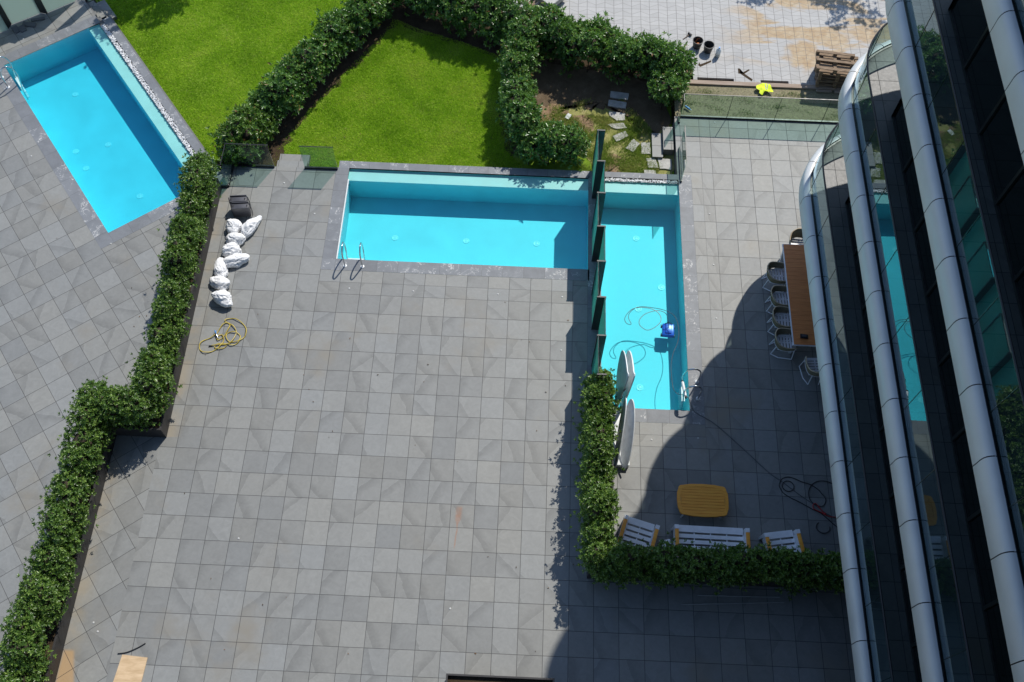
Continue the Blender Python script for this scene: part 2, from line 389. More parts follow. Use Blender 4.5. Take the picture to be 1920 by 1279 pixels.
M_tile = tile_mat('grey_stone_tile', (0.220, 0.222, 0.212), stain=True)
M_btile = tile_mat('dark_balcony_tile', (0.10, 0.10, 0.10), 0.15, (0.012, 0.012, 0.012), 0.008, 0.5)
M_cope = coping_mat()
M_wpav = white_paving_mat()
M_side = simple('concrete_side', (0.16, 0.16, 0.155), 0.85, bump=0.3)
M_black = simple('black_painted_metal', (0.018, 0.018, 0.02), 0.4, var=0.2)
M_planter = simple('dark_brown_render', (0.030, 0.028, 0.028), 0.55, var=0.2, bump=0.1)
M_soil = ground_mat('dark_soil', [(0.3, (0.025, 0.017, 0.010)), (0.55, (0.065, 0.045, 0.027)), (0.75, (0.13, 0.095, 0.06))], 2.2)
M_drysoil = ground_mat('dry_soil', [(0.3, (0.10, 0.07, 0.04)), (0.5, (0.27, 0.18, 0.11)), (0.7, (0.44, 0.32, 0.20))], 2.5)
M_weed = ground_mat('weedy_soil', [(0.34, (0.10, 0.088, 0.055)), (0.5, (0.27, 0.24, 0.155)), (0.6, (0.30, 0.285, 0.16)), (0.72, (0.55, 0.49, 0.37))], 14, 1.0, 45)
M_lawn = ground_mat('lawn_ground', [(0.3, (0.09, 0.16, 0.012)), (0.5, (0.17, 0.28, 0.02)), (0.72, (0.27, 0.35, 0.06))], 0.9, 0.8, 60)
M_grass = leaf_mat('grass_blade', (0.22, 0.40, 0.010), (0.40, 0.64, 0.015), (0.66, 0.80, 0.09), 0.55, 0.35, (0.30, 0.27, 0.12))
M_leafA = leaf_mat('laurel_leaf', (0.030, 0.085, 0.022), (0.085, 0.190, 0.045), (0.24, 0.40, 0.09), 0.27, 0.28, (0.24, 0.13, 0.05))
M_leafB = leaf_mat('planter_leaf', (0.032, 0.075, 0.014), (0.085, 0.170, 0.030), (0.25, 0.37, 0.08), 0.30, 0.27)
M_leafR = leaf_mat('reddish_laurel_leaf', (0.04, 0.10, 0.016), (0.10, 0.20, 0.03), (0.17, 0.27, 0.05), 0.32, 0.25, (0.38, 0.15, 0.07))
M_twig = simple('hedge_twig', (0.040, 0.030, 0.018), 0.9)
M_glass = glass_mat('green_clear_glass', (0.74, 0.86, 0.82))
M_bglass = glass_mat('balcony_glass', (0.62, 0.80, 0.76), 0.0, 2.0, False, (0.72, 0.92, 1.0))
M_gedge = simple('dark_glass_edge', (0.010, 0.028, 0.025), 0.2)
M_frost = frosted_mat('teal_frosted_glass', (0.06, 0.20, 0.18), (0.30, 0.75, 0.66), 0.62)
M_frostp = frosted_mat('pale_frosted_glass', (0.22, 0.30, 0.28), (0.75, 0.85, 0.78), 0.65)
M_basin = simple('pale_aqua_pool_liner', (0.34, 0.76, 0.78), 0.5, var=0.04, scale=1.2)
M_ledge = simple('pool_ledge_render', (0.24, 0.60, 0.57), 0.55, var=0.04, scale=2)
M_water = water_mat('pool_water', (0.0, 0.87, 0.95), 0.74)
M_waterC = water_mat('pool_water_deep', (0.0, 0.83, 0.93), 0.98)
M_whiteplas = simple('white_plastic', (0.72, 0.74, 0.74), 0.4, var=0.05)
M_lightlens = simple('pool_light_lens', (0.62, 0.88, 0.86), 0.3, var=0.1, scale=30)
M_chrome = simple('polished_steel', (0.62, 0.63, 0.64), 0.12, 1.0, var=0.05)
M_fascia = simple('white_metal_fascia', (0.60, 0.62, 0.63), 0.42, 0.0, var=0.04, scale=1.5)
M_dark = simple('dark_facade_panel', (0.012, 0.013, 0.015), 0.35, var=0.2)
M_dglass = NT('dark_window_glass'); M_dglass.p.inputs['Base Color'].default_value = (0.006, 0.008, 0.009, 1); M_dglass.p.inputs['Roughness'].default_value = 0.03; M_dglass = M_dglass.m
M_white = simple('white_powder_coat', (0.86, 0.87, 0.90), 0.4, var=0.05)
M_teak = wood_mat('oiled_teak', (0.82, 0.31, 0.03), (0.96, 0.44, 0.055), 0.5, (1, 12, 12), 2.2)
M_teakd = wood_mat('dining_table_wood', (0.52, 0.17, 0.05), (0.74, 0.28, 0.085), 0.5, (1.2, 14, 14), 2.5)
M_rope = wood_mat('olive_rope', (0.17, 0.15, 0.09), (0.36, 0.31, 0.20), 0.8, (30, 30, 30), 2)
M_tan = simple('tan_tube', (0.50, 0.40, 0.27), 0.5)
M_pallet = wood_mat('weathered_pallet_wood', (0.10, 0.062, 0.035), (0.36, 0.26, 0.17), 0.85, (1.5, 12, 12), 3)
M_timber = wood_mat('pale_timber_board', (0.26, 0.19, 0.14), (0.42, 0.34, 0.27), 0.85, (0.7, 10, 10), 2)
M_ply = wood_mat('plywood_sheet', (0.48, 0.33, 0.18), (0.68, 0.50, 0.31), 0.7, (1.5, 5, 5), 2)
M_pebble = simple('white_pebble', (0.88, 0.87, 0.85), 0.6, var=0.2, scale=25)
M_sack = simple('white_woven_sack', (0.80, 0.80, 0.80), 0.6, var=0.06, bump=0.2, bscale=120)
M_yellow = simple('yellow_hose_rubber', (0.52, 0.40, 0.06), 0.45, var=0.15)
M_rubber = simple('black_rubber', (0.012, 0.012, 0.014), 0.5, var=0.2)
M_red = simple('red_rope', (0.45, 0.02, 0.02), 0.5)
M_blue = simple('glossy_blue_plastic', (0.005, 0.09, 0.55), 0.3, var=0.08)
M_lblue = simple('light_blue_plastic', (0.05, 0.28, 0.72), 0.35, var=0.08)
M_case = simple('dark_grey_plastic', (0.075, 0.075, 0.085), 0.38, var=0.12)
M_bucket = simple('grey_plastic_bucket', (0.060, 0.058, 0.058), 0.55, var=0.2)
M_vest = simple('fluorescent_yellow_cloth', (0.70, 0.86, 0.01), 0.7, var=0.08)
M_silver = simple('reflective_grey_tape', (0.35, 0.36, 0.36), 0.5)
M_slab = simple('pale_stepping_stone', (0.46, 0.45, 0.42), 0.85, var=0.15, bump=0.4)
M_paper = simple('white_paper', (0.75, 0.76, 0.78), 0.8, var=0.05)
M_bark = simple('tree_bark', (0.09, 0.065, 0.045), 0.9, bump=0.4)
M_amber = simple('amber_liquid', (0.55, 0.30, 0.01), 0.2)
M_clear = frosted_mat('cloudy_plastic', (0.65, 0.72, 0.76), (0.8, 0.85, 0.9), 0.35)
M_pole = simple('dull_metal', (0.35, 0.36, 0.36), 0.4)
M_dot = simple('frosted_lens', (0.50, 0.50, 0.48), 0.5)
M_plate = simple('pale_grey_laminate', (0.80, 0.82, 0.83), 0.35, var=0.1)

# ------------------------------------------------------------------ ground, patios, coping
T = 0.6
def sheet(mb, poly, z=0.0, o=(0, 0), ang=0.0, su=T, sv=T, shift=(0, 0)):
    ca, sa = math.cos(ang), math.sin(ang)
    def uv(x, y):
        dx, dy = x - o[0], y - o[1]
        return ((dx * ca + dy * sa) / su + shift[0], (-dx * sa + dy * ca) / sv + shift[1])
    mb.add([(x, y, z) for x, y in poly], [tuple(range(len(poly)))], [[uv(x, y) for x, y in poly]])
def rect(mb, x0, x1, y0, y1, z=0.0, **k): sheet(mb, [(x0, y0), (x1, y0), (x1, y1), (x0, y1)], z, **k)

A37 = math.radians(37.72)
Uv = Vector((0.791, 0.612)); Vv = Vector((-0.612, 0.791)); c0 = Vector((-13.49, 4.11))
def UVp(u, v): p = c0 + Uv * u + Vv * v; return (p.x, p.y)

g = MB(); g.add([(-250, -250, -1.6), (250, -250, -1.6), (250, 250, -1.6), (-250, 250, -1.6)], [(0, 1, 2, 3)])
tag(g.build('ground', ground_mat('distant_ground', [(0.3, (0.06, 0.065, 0.04)), (0.7, (0.13, 0.12, 0.08))], 0.2)), kind='structure')

p = MB()
DO = (-15.601, 3.262)
# left terrace, diagonal tiles (in the pool C frame, around the pool hole)
def uvpoly(L): return [UVp(*a) for a in L]
DK = dict(o=DO, ang=A37)
far = 16
def clip(poly, a, b_, c_):      # keep a*x+b*y<=c
    out = []; n = len(poly)
    for i in range(n):
        p0, p1 = poly[i], poly[(i + 1) % n]; d0 = a * p0[0] + b_ * p0[1] - c_; d1 = a * p1[0] + b_ * p1[1] - c_
        if d0 <= 0: out.append(p0)
        if d0 * d1 < 0: f = d0 / (d0 - d1); out.append((p0[0] + (p1[0] - p0[0]) * f, p0[1] + (p1[1] - p0[1]) * f))
    return out
for L in ([(-far, -24), (-0.4, -24), (-0.4, 8.27), (-far, 8.27)], [(-far, 8.27), (3.30, 8.27), (3.30, 9.9), (-far, 9.9)], [(-0.4, -24), (3.30, -24), (3.30, -0.4), (-0.4, -0.4)]):
    P0 = uvpoly(L)
    for Q in (clip(clip(P0, 1, 0, -12.1), 0, -1, 12), clip(clip(clip(P0, 1, 0, -10.95), -1, 0, 12.1), 0, -1, 1.7)):
        if len(Q) > 2: sheet(p, Q, **DK)
# diagonal tiles right of the lower planter run
sheet(p, [(-11.9, -9.8), (-10.65, -9.8), (-10.65, -2.05), (-11.9, -2.05)], shift=(40, 40), **DK)
# main terrace
rect(p, -10.65, 0.0, -13.0, 2.4)
rect(p, -10.65, -7.2, 2.4, 6.76)
rect(p, -7.2, 0.0, 2.4, 2.79, o=(0, 2.4), sv=0.39, shift=(0, 60)); rect(p, -7.2, 0.0, 2.79, 3.18, o=(0, 2.79), sv=0.39, shift=(0, 62))
rect(p, 0.0, 0.42, -0.9, 3.18, su=0.42, shift=(70, 0))
rect(p, 0.0, 0.43, -13.0, -0.9, shift=(10, 0)); rect(p, 0.43, 14, -13.0, -5.0, shift=(0, 0))
# right terrace
rect(p, 0.43, 14, -5.0, -1.8)
rect(p, 0.9, 3.541, -1.8, -1.47, o=(0, -1.8), sv=0.33, shift=(0, 80)); rect(p, 0.9, 3.541, -1.47, -1.12, o=(0, -1.47), sv=0.35, shift=(0, 82))
rect(p, 3.541, 3.87, -1.8, 6.9, o=(3.541, 0), su=0.33, shift=(90, 0)); rect(p, 3.87, 4.2, -1.8, 6.9, o=(3.87, 0), su=0.33, shift=(92, 0))
rect(p, 4.2, 14, -1.8, 6.9)
rect(p, 3.12, 3.87, 6.9, 9.38, o=(3.27, 0), shift=(95, 0)); rect(p, 3.87, 4.2, 6.9, 9.38, o=(3.87, 0), su=0.33, shift=(92, 0)); rect(p, 4.2, 14, 6.9, 9.38)
tag(p.build('patio', M_tile), kind='structure')

# vertical edge walls of the terraces and pool surrounds
w = MB()
def wall(a, b, z0=-0.6, z1=-0.012, t=0.06):
    a = Vector((*a, 0)); b = Vector((*b, 0)); d = (b - a).normalized(); n = Vector((d.y, -d.x, 0)) * t
    w.hexa([a + n + Vector((0, 0, z0)), b + n + Vector((0, 0, z0)), b + Vector((0, 0, z0)), a + Vector((0, 0, z0)),
            a + n + Vector((0, 0, z1)), b + n + Vector((0, 0, z1)), b + Vector((0, 0, z1)), a + Vector((0, 0, z1))])
wall((-10.6, 6.755), (-7.2, 6.755)); wall((-7.13, 7.09), (3.11, 7.09)); wall((3.125, 7.09), (3.125, 9.37))
wall(UVp(3.65, -0.3), UVp(3.65, 8.25)); wall(UVp(3.29, 8.3), UVp(3.29, 9.9))
tag(w.build('retaining_edge', M_side), kind='structure')

def strip_cop(mb, poly_uvdir, z=0.0):
    for poly, o, ang, sh in poly_uvdir: sheet(mb, poly, z, o=o, ang=ang, shift=(sh, 0))

# ------------------------------------------------------------------ swimming pools
def pool(name_label, c, ux, L, W_, ledge_w, coping, water, lights, extra=None, depth=0.85, cat='swimming pool', floorcol=None):
    """c: corner, ux: unit x axis (2D); local x along ux 0..L, local y 0..W_. ledge at the +y side (ledge_w wide)."""
    ang = math.atan2(ux[1], ux[0])
    t = thing('swimming_pool', name_label, cat, (c[0], c[1], 0), ang)
    wz = -0.06; fl = -0.06 - depth
    b = MB(); yl = W_ - ledge_w
    def q(P): b.add(P, [tuple(range(len(P)))])
    q([(0, 0, fl), (L, 0, fl), (L, yl, fl), (0, yl, fl)])
    q([(0, 0, -0.012), (L, 0, -0.012), (L, 0, fl), (0, 0, fl)]); q([(0, yl, fl), (L, yl, fl), (L, yl, -0.09), (0, yl, -0.09)])
    q([(0, 0, fl), (0, yl, fl), (0, yl, -0.012), (0, 0, -0.012)]); q([(L, yl, fl), (L, 0, fl), (L, 0, -0.012), (L, yl, -0.012)])
    b.build('basin', M_basin, t)
    b = MB(); b.add([(0, yl, -0.09), (L, yl, -0.09), (L, W_, -0.09), (0, W_, -0.09), (0, W_, -0.05), (L, W_, -0.05), (0, yl, -0.012), (L, yl, -0.012)],
                    [(0, 1, 2, 3), (3, 2, 5, 4), (0, 3, 4, 6), (2, 1, 7, 5)])
    b.build('shallow_ledge', M_ledge, t)
    if L == 7.27: tr_ = MB(); tr_.box(0.002, 0.035, 0.002, yl - .002, -0.058, -0.014); tr_.build('sunlit_waterline_strip', M_whiteplas, t)  # white strip stands in for the sunlit wall top above the water
    e = 0.004
    wtr = MB(); n = 1
    prof = [(e, e), (L - e, e), (L - e, yl - e), (L - e, W_ - e), (e, W_ - e), (e, yl - e)]
    vs = [(x, y, wz) for x, y in prof] + [(e, e, fl + e), (L - e, e, fl + e), (L - e, yl - e, fl + e), (e, yl - e, fl + e),
          (e, yl - e, -0.086), (L - e, yl - e, -0.086), (e, W_ - e, -0.086), (L - e, W_ - e, -0.086)]
    fs = [(0, 1, 2, 3, 4, 5), (9, 8, 7, 6), (0, 6, 7, 1), (8, 9, 10, 11), (11, 10, 12, 13), (4, 3, 13, 12), (1, 7, 8, 11, 2), (2, 11, 13, 3), (0, 5, 10, 9, 6), (5, 4, 12, 10)]
    wtr.add(vs, fs); wtr.build('water', water, t)
    cp = MB()
    for poly, o, a2, sh in coping: sheet(cp, poly, 0.004, o=o, ang=a2, shift=(sh, 0))
    # thickness on the inner lip
    cp.build('coping', M_cope, t)
    for (lx, ly) in lights:
        l = MB(); l.lathe([(0.0, 0.004), (0.045, 0.010), (0.052, 0.006), (0.075, 0.012), (0.095, 0.010), (0.10, 0.0)], lx, ly, fl, 28, False, False)
        l.build('pool_light', M_lightlens, t, True)
    return t

H = math.pi / 2
# pool A: local frame = world offset (-6.81, 3.56)
def r4(x0, x1, y0, y1): return [(x0, y0), (x1, y0), (x1, y1), (x0, y1)]
pa = (-6.81, 3.56)
copA = [(r4(-0.39, 7.27, -0.38, 0.0), (0, 0), 0, 3), (r4(-0.39, 0.0, 0.0, 3.26), (0, 0), H, 23), (r4(-0.32, 7.27, 3.26, 3.52), (0, 0), 0, 43)]
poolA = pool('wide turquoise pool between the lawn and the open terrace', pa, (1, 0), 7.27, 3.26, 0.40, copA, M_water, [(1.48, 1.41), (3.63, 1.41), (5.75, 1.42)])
pb = (0.80, -0.73)
copB = [(r4(0.0, 2.74, -0.39, 0.0), (0, 0), 0, 61), (r4(2.35, 2.74, 0.0, 7.62), (0, 0), H, 81), (r4(-0.34, 2.74, 7.62, 7.82), (0, 0), 0, 101), (r4(-0.38, 0.0, -0.39, 7.62), (0, 0), H, 121)]
poolB = pool('narrow upright turquoise pool beside the dining table terrace', pb, (1, 0), 2.35, 7.49, 0.36, copB, M_water, [(1.15, 6.05), (1.86, 4.35), (1.17, 3.58), (1.16, 1.05)])
# pool C: ledge on the +U side -> local x = -V direction reversed: use ux = -V? choose corner so that +y is U
cC = Vector(UVp(0, 7.87)); uxC = (-Vv.x, -Vv.y)      # local x runs from NW end to SE end, local y = +U
lC = lambda u, v: (7.87 - v, u)
copC = [(r4(-0.40, 8.27, -0.4, 0.0), (0, 0), 0, 141), (r4(7.87, 8.27, 0.0, 3.66), (0, 0), H, 161), (r4(-0.40, 0.0, 0.0, 3.30), (0, 0), H, 181), (r4(-0.08, 7.87, 3.41, 3.66), (0, 0), 0, 201)]
poolC = pool('diagonal turquoise pool at the left edge with a strip of white pebbles', cC, uxC, 7.87, 3.24, 0.36, copC, M_waterC,
             [lC(1.42, 6.4), lC(.47, 4.19), lC(1.42, 3.87), lC(.46, 3.39), lC(1.37, 1.46)])

# pebble strips
def pebbles(n, f, name='pebbles'):
    ico = bmesh.new(); bmesh.ops.create_icosphere(ico, subdivisions=1, radius=1)
    iv = np.array([v.co[:] for v in ico.verts]); fi = [tuple(v.index for v in q.verts) for q in ico.faces]; ico.free()
    mb = MB()
    for _ in range(n):
        x, y, z = f(); s = random.uniform(0.010, 0.022); a = random.uniform(0, 6.28)
        S = iv * [s * random.uniform(.8, 1.4), s, s * .7]; c_, s_ = math.cos(a), math.sin(a)
        mb.add([(x + q[0] * c_ - q[1] * s_, y + q[0] * s_ + q[1] * c_, z + q[2]) for q in S], fi)
    return tag(mb.build(name, M_pebble), kind='stuff')
def fC():
    x, y = UVp(random.uniform(3.26, 3.40), random.uniform(0, 7.75)); return (x, y, random.uniform(-0.045, 0.004))
tag(pebbles(2200, fC), 'strip of white pebbles between the diagonal pool and its coping', 'pebbles')
def fB(): return (random.uniform(0.82, 3.12), random.uniform(6.77, 6.88), random.uniform(-0.05, -0.015))
tag(pebbles(520, fB), 'thin line of white pebbles behind the narrow pool', 'pebbles')
b = MB()
b.add([(*UVp(3.245, -0.3), -0.055), (*UVp(3.42, -0.3), -0.055), (*UVp(3.42, 8.2), -0.055), (*UVp(3.245, 8.2), -0.055)], [(0, 1, 2, 3)])
b.box(0.80, 3.15, 6.765, 6.885, -0.3, -0.055)
tag(b.build('drain_channel', M_side), kind='structure')

# ladders
def ladder(label, loc, rz):
    """Local: pool edge at y=0, pool is +y; rails spaced in x."""
    t = thing('pool_ladder', label, 'pool ladder', loc, rz, 'chrome ladders at the pools')
    for s in (-0.25, 0.25):
        m = MB(); pts = catmull([(s, -0.24, 0.0), (s, -0.25, 0.35), (s, -0.22, 0.62), (s, -0.06, 0.76), (s, 0.13, 0.66), (s, 0.20, 0.35), (s, 0.15, 0.0), (s, 0.10, -0.35), (s, 0.08, -0.75)], 6)
        m.tube(pts, 0.021, 12); m.build('rail', M_chrome, t, True)
        f = MB(); f.lathe([(0.055, 0.0), (0.055, 0.012), (0.03, 0.022)], s, -0.24, 0.005, 24); f.build('flange', M_whiteplas, t, True)
    for z in (-0.22, -0.46, -0.70):
        m = MB(); m.bbox(-0.25, 0.25, 0.07, 0.16, z, z + 0.025); m.build('tread', M_whiteplas, t)
ladder('chrome ladder rails at the lower left corner of the wide pool', (-6.27, 3.57, 0), 0)
ladder('chrome ladder rails at the lower right corner of the narrow pool', (3.14, -0.12, 0), H)
ladder('chrome ladder rails at the left end of the diagonal pool', (*UVp(0.0, 7.15), 0), math.atan2(-Uv.x, Uv.y))

# robot cleaner and its cable
def pool_robot():
    t = thing('pool_cleaner', 'blue robotic pool cleaner under water in the narrow pool', 'pool robot', (2.745, 1.97, -0.62), math.radians(-3))
    m = MB(); m.bbox(-0.17, 0.17, -0.19, 0.19, 0.0, 0.17, 0.045); m.build('body', M_blue, t, True)
    m = MB(); m.bbox(-0.09, 0.09, -0.13, 0.13, 0.165, 0.20, 0.015); m.build('lid', M_blue, t, True)
    for s in (-1, 1):
        m = MB(); m.tube([(-0.20, s * 0.14, 0.045), (0.20, s * 0.14, 0.045)], 0.05, 14); m.build('brush_roller', M_case, t, True)
    m = MB(); m.tube(catmull([(-0.10, 0.16, 0.19), (0, 0.17, 0.235), (0.10, 0.16, 0.19)], 5), 0.014, 8); m.build('handle', M_rubber, t, True)
    return t
pool_robot()
cab = [(2.745, 2.0, -.42), (2.70, 2.13, -.20), (2.62, 2.25, -.06), (2.43, 2.33, -.05), (2.2, 2.28, -.05), (2.01, 2.18, -.05), (1.88, 2.01, -.05), (1.87, 1.86, -.05), (1.97, 1.74, -.05), (2.11, 1.69, -.05), (2.3, 1.79, -.05), (2.46, 1.97, -.05), (2.46, 2.17, -.05), (2.32, 2.33, -.05), (2.11, 2.40, -.05), (1.87, 2.40, -.05), (1.68, 2.34, -.05), (1.54, 2.19, -.05), (1.46, 2.01, -.05), (1.52, 1.87, -.05), (1.64, 1.86, -.05), (1.57, 2.05, -.05), (1.62, 2.24, -.05), (1.85, 2.42, -.05), (2.2, 2.42, -.05), (2.55, 2.36, -.05), (2.82, 2.22, -.05), (2.93, 2.0, -.05), (2.96, 1.62, -.05), (2.90, 1.30, -.05), (2.78, 1.0, -.05), (2.71, .65, -.05), (2.71, .30, -.05), (2.74, -.05, -.05), (2.82, -.25, .02), (2.98, -.43, .30), (3.08, -.52, .30), (3.2, -.66, .06), (3.33, -.80, .02), (3.79, -1.08, .012), (4.42, -1.68, .012), (5.09, -2.36, .012), (5.41, -2.6, .012), (5.85, -2.95, .012), (6.2, -3.2, .012), (6.6, -3.48, .012), (7.2, -3.6, .012)]
m = MB(); m.tube(catmull(cab, 6), 0.0085, 7)
tag(m.build('power_cable', simple('grey_cable', (0.10, 0.11, 0.12), 0.4), None, True), 'thin grey cable looping on the narrow pool and trailing over the shaded terrace', 'cable')
t = thing('cable_float', 'white cable float hung on the ladder of the narrow pool', 'float', (2.94, -0.30, 0.42), 0.15)
m = MB(); m.tube([(0, 0.22, 0), (0, 0.2, 0), (0, -0.2, 0), (0, -0.22, 0)], [0.02, 0.04, 0.04, 0.02], 14); m.build('foam_sleeve', M_whiteplas, t, True)
for y in (0.23, -0.25):
    m = MB(); m.tube([(0, y - .02, 0), (0, y + .02, 0)], 0.03, 10); m.build('end_clip', M_rubber, t, True)

# ------------------------------------------------------------------ garden ground
b = MB(); b.add([(-45, -2, -0.40), (3.12, -2, -0.40), (3.12, 14.9, -0.40), (-7, 45, -0.40), (-45, 45, -0.40)], [(0, 1, 2, 3, 4)])
# keep the lawn out from under the terraces: build it as three polygons
b = MB()
b.add([(*UVp(3.655, -3), -0.40), (-10.9, 6.7, -0.40), (3.10, 6.7, -0.40), (3.10, 12.2, -0.40), (-6, 15.5, -0.40), (-9, 45, -0.40), (-40, 45, -0.40), (*UVp(3.655, 22), -0.40)], [(0, 1, 2, 3, 4, 5, 6, 7)])
tag(b.build('lawn', M_lawn), kind='structure')

def blob_poly(pts, n=6, jit=0.08, z=-0.396):
    P = catmull([(x, y, 0) for x, y in pts], n, True)
    return [(q.x + random.uniform(-jit, jit), q.y + random.uniform(-jit, jit), z) for q in P]
def bed(name, pts, mat, z=-0.396, jit=0.05):
    b = MB(); P = blob_poly(pts, 7, jit, z); cx = sum(q[0] for q in P) / len(P); cy_ = sum(q[1] for q in P) / len(P)
    n = len(P); b.add(P + [(cx, cy_, z)], [(i, (i + 1) % n, n) for i in range(n)]); return tag(b.build(name, mat), kind='structure')
def bed_strip(name, pts, width, mat, z=-0.396, jit=0.08):
    P = catmull([(x, y, 0) for x, y in pts], 10); b = MB(); vs = []
    for i, q in enumerate(P):
        d = (P[min(i + 1, len(P) - 1)] - P[max(i - 1, 0)]).normalized(); nn = Vector((-d.y, d.x, 0))
        vs += [q + nn * (width / 2 + random.uniform(-jit, jit)), q - nn * (width / 2 + random.uniform(-jit, jit))]
    b.add([(v.x, v.y, z) for v in vs], [(2 * i, 2 * i + 1, 2 * i + 3, 2 * i + 2) for i in range(len(P) - 1)])
    return tag(b.build(name, mat), kind='structure')
H1 = [(-10.0, 7.35), (-9.45, 8.75), (-8.65, 10.3), (-7.7, 11.9), (-6.9, 13.2), (-6.6, 14.6)]
H2 = [(-6.6, 14.6), (-5.0, 13.75), (-3.4, 13.2), (-2.0, 12.6), (-0.5, 12.05), (1.2, 11.55), (2.9, 11.25)]
H3 = [(-1.85, 12.0), (-1.9, 10.2), (-1.78, 8.9), (-1.55, 7.95)]
H4 = [(-1.55, 7.75), (-0.7, 7.75), (0.2, 7.85)]
H5 = [(3.05, 11.1), (2.95, 10.4), (2.85, 9.9)]
bed_strip('soil_bed', [(x + .22, y - .08) for x, y in H1], 1.0, M_soil, jit=.16)
bed_strip('soil_bed', H2, 1.7, M_soil, -0.392)
bed_strip('soil_bed', H3, 1.0, M_soil, -0.388)
bed('soil_bed', [(-1.5, 11.8), (0.8, 11.4), (2.6, 11.0), (3.0, 9.3), (2.3, 9.0), (1.6, 9.8), (0.6, 9.9), (-0.3, 9.9), (-1.4, 9.7)], ground_mat('bare_brown_soil', [(0.3, (0.07, 0.048, 0.028)), (0.55, (0.15, 0.11, 0.07)), (0.75, (0.24, 0.19, 0.13))], 2.4), -0.384, 0.12)
bed('soil_bed', [(-1.4, 9.9), (0.3, 9.95), (1.6, 10.0), (2.9, 9.2), (3.0, 7.3), (1.6, 7.2), (0.8, 7.25), (0.2, 8.0), (-1.3, 8.1)], ground_mat('olive_turf', [(0.3, (0.15, 0.16, 0.04)), (0.5, (0.28, 0.28, 0.09)), (0.68, (0.48, 0.38, 0.22))], 2.6), -0.390, 0.1)
bed('dry_patch', [(-1.3, 9.7), (-0.5, 9.95), (-0.2, 9.4), (-0.8, 8.8), (-1.4, 8.9)], M_drysoil, -0.380, 0.12)
bed('dry_patch', [(0.0, 9.6), (0.55, 9.5), (0.6, 9.0), (0.1, 8.9)], M_drysoil, -0.380, 0.1)
bed('dry_patch', [(1.0, 8.0), (1.5, 7.9), (1.6, 7.3), (1.0, 7.25)], M_drysoil, -0.386, 0.1)
bed('soil_bed', [(-10.9, 6.85), (-9.3, 6.85), (-9.1, 7.7), (-10.6, 7.6)], M_soil, -0.378, 0.06)

# pale paving beyond, with notched unfinished edge
b = MB()
edge = [(3.80, 10.99), (3.93, 10.99), (3.93, 11.10), (5.11, 11.10), (5.11, 10.96), (5.97, 10.96), (5.97, 11.09), (6.87, 11.09), (6.87, 10.96), (16, 10.96), (16, 40), (-5.5, 40), (-5.5, 15.1), (-2.6, 13.95), (0.2, 12.75), (3.80, 11.55)]
b.add([(x, y, -0.05) for x, y in edge], [tuple(range(len(edge)))])
n = len(edge)
b.add([(x, y, -0.05) for x, y in edge] + [(x, y, -0.13) for x, y in edge], [(i, n + i, n + (i + 1) % n, (i + 1) % n) for i in range(n)])
tag(b.build('paving', M_wpav), kind='structure')
b = MB(); b.add([(-5.6, 10.4, -0.14), (16, 10.4, -0.14), (16, 40, -0.14), (-5.6, 40, -0.14), (-5.6, 14.9, -0.14), (-0.4, 12.7, -0.14), (3.3, 11.3, -0.14)], [(6, 1, 2, 3, 4, 5), (0, 1, 6)][:1])
tag(b.build('sub_base', M_drysoil), kind='structure')
# bare gaps where paving pieces are missing
def slit(pts):
    b = MB(); b.prism(pts, -0.055, -0.0465, True, False); return b
b = MB()
for pts in ([(3.98, 11.62), (4.05, 11.55), (4.10, 11.58), (4.42, 11.78), (4.42, 11.86), (4.06, 11.66), (4.02, 11.75)],
            [(5.27, 11.55), (5.33, 11.55), (5.33, 11.33), (5.68, 11.02), (5.72, 11.10), (5.47, 11.33), (5.66, 11.50), (5.62, 11.53), (5.40, 11.37), (5.27, 11.33)]):
    b.prism(pts, -0.06, -0.046, True, False)
tag(b.build('bare_patch', M_soil), kind='structure')
# weedy strip between fence and paving
b = MB(); b.add([(3.15, 9.44, -0.03), (16, 9.44, -0.03), (16, 10.79, -0.08), (3.55, 10.79, -0.08), (3.15, 10.5, -0.08)], [(0, 1, 2, 3, 4)])
tag(b.build('soil_strip', M_weed), kind='structure')
b = MB(); b.bbox(3.60, 9.6, 10.79, 10.955, -0.12, -0.015, 0.008)
tag(b.build('timber_board', M_timber), 'long pale timber edging board along the front of the white paving', 'board')
b = MB(); b.bbox(7.72, 8.2, 10.66, 10.75, -0.06, 0.0, 0.006); tag(b.build('wood_offcut', M_timber), 'short wooden offcut lying left in front of the edging board below the pallets', 'board')
b = MB(); b.bbox(8.30, 8.75, 10.64, 10.74, -0.06, 0.005, 0.006); tag(b.build('wood_offcut', M_timber), 'short wooden offcut lying right in front of the edging board near the white balcony edge', 'board')

# ------------------------------------------------------------------ steps
def steps(label, boxes, mat=M_side):
    t = thing('steps', label, 'steps')
    for pts, z0, z1 in boxes:
        b = MB(); b.prism(pts, z0, z1 - 0.02, True, False); ob = b.build('riser', M_side, t)
        s = MB(); s.prism(pts, z1 - 0.02, z1, True, False)
        sheet(s, pts, z1 + 0.002, shift=(random.randint(0, 50), 0)); s.build('tread', M_tile, t)
steps('two grey stone steps from the terrace corner down to the small garden', [(r4(2.76, 3.08, 8.15, 9.05), -0.4, -0.13), (r4(2.43, 2.755, 7.96, 8.90), -0.4, -0.27)])
steps('grey stone steps between the glass panels down to the middle lawn', [(r4(-9.05, -8.14, 6.80, 7.10), -0.4, -0.13), (r4(-9.05, -8.14, 7.105, 7.46), -0.4, -0.27)])
steps('grey stone steps in the shade at the top left corner of the lawn', [(uvpoly([(3.32, 8.2), (3.60, 8.2), (3.56, 9.1), (3.32, 9.1)]), -0.4, -0.14), (uvpoly([(3.60, 8.15), (3.90, 8.15), (3.90, 9.1), (3.57, 9.1)]), -0.4, -0.28)])

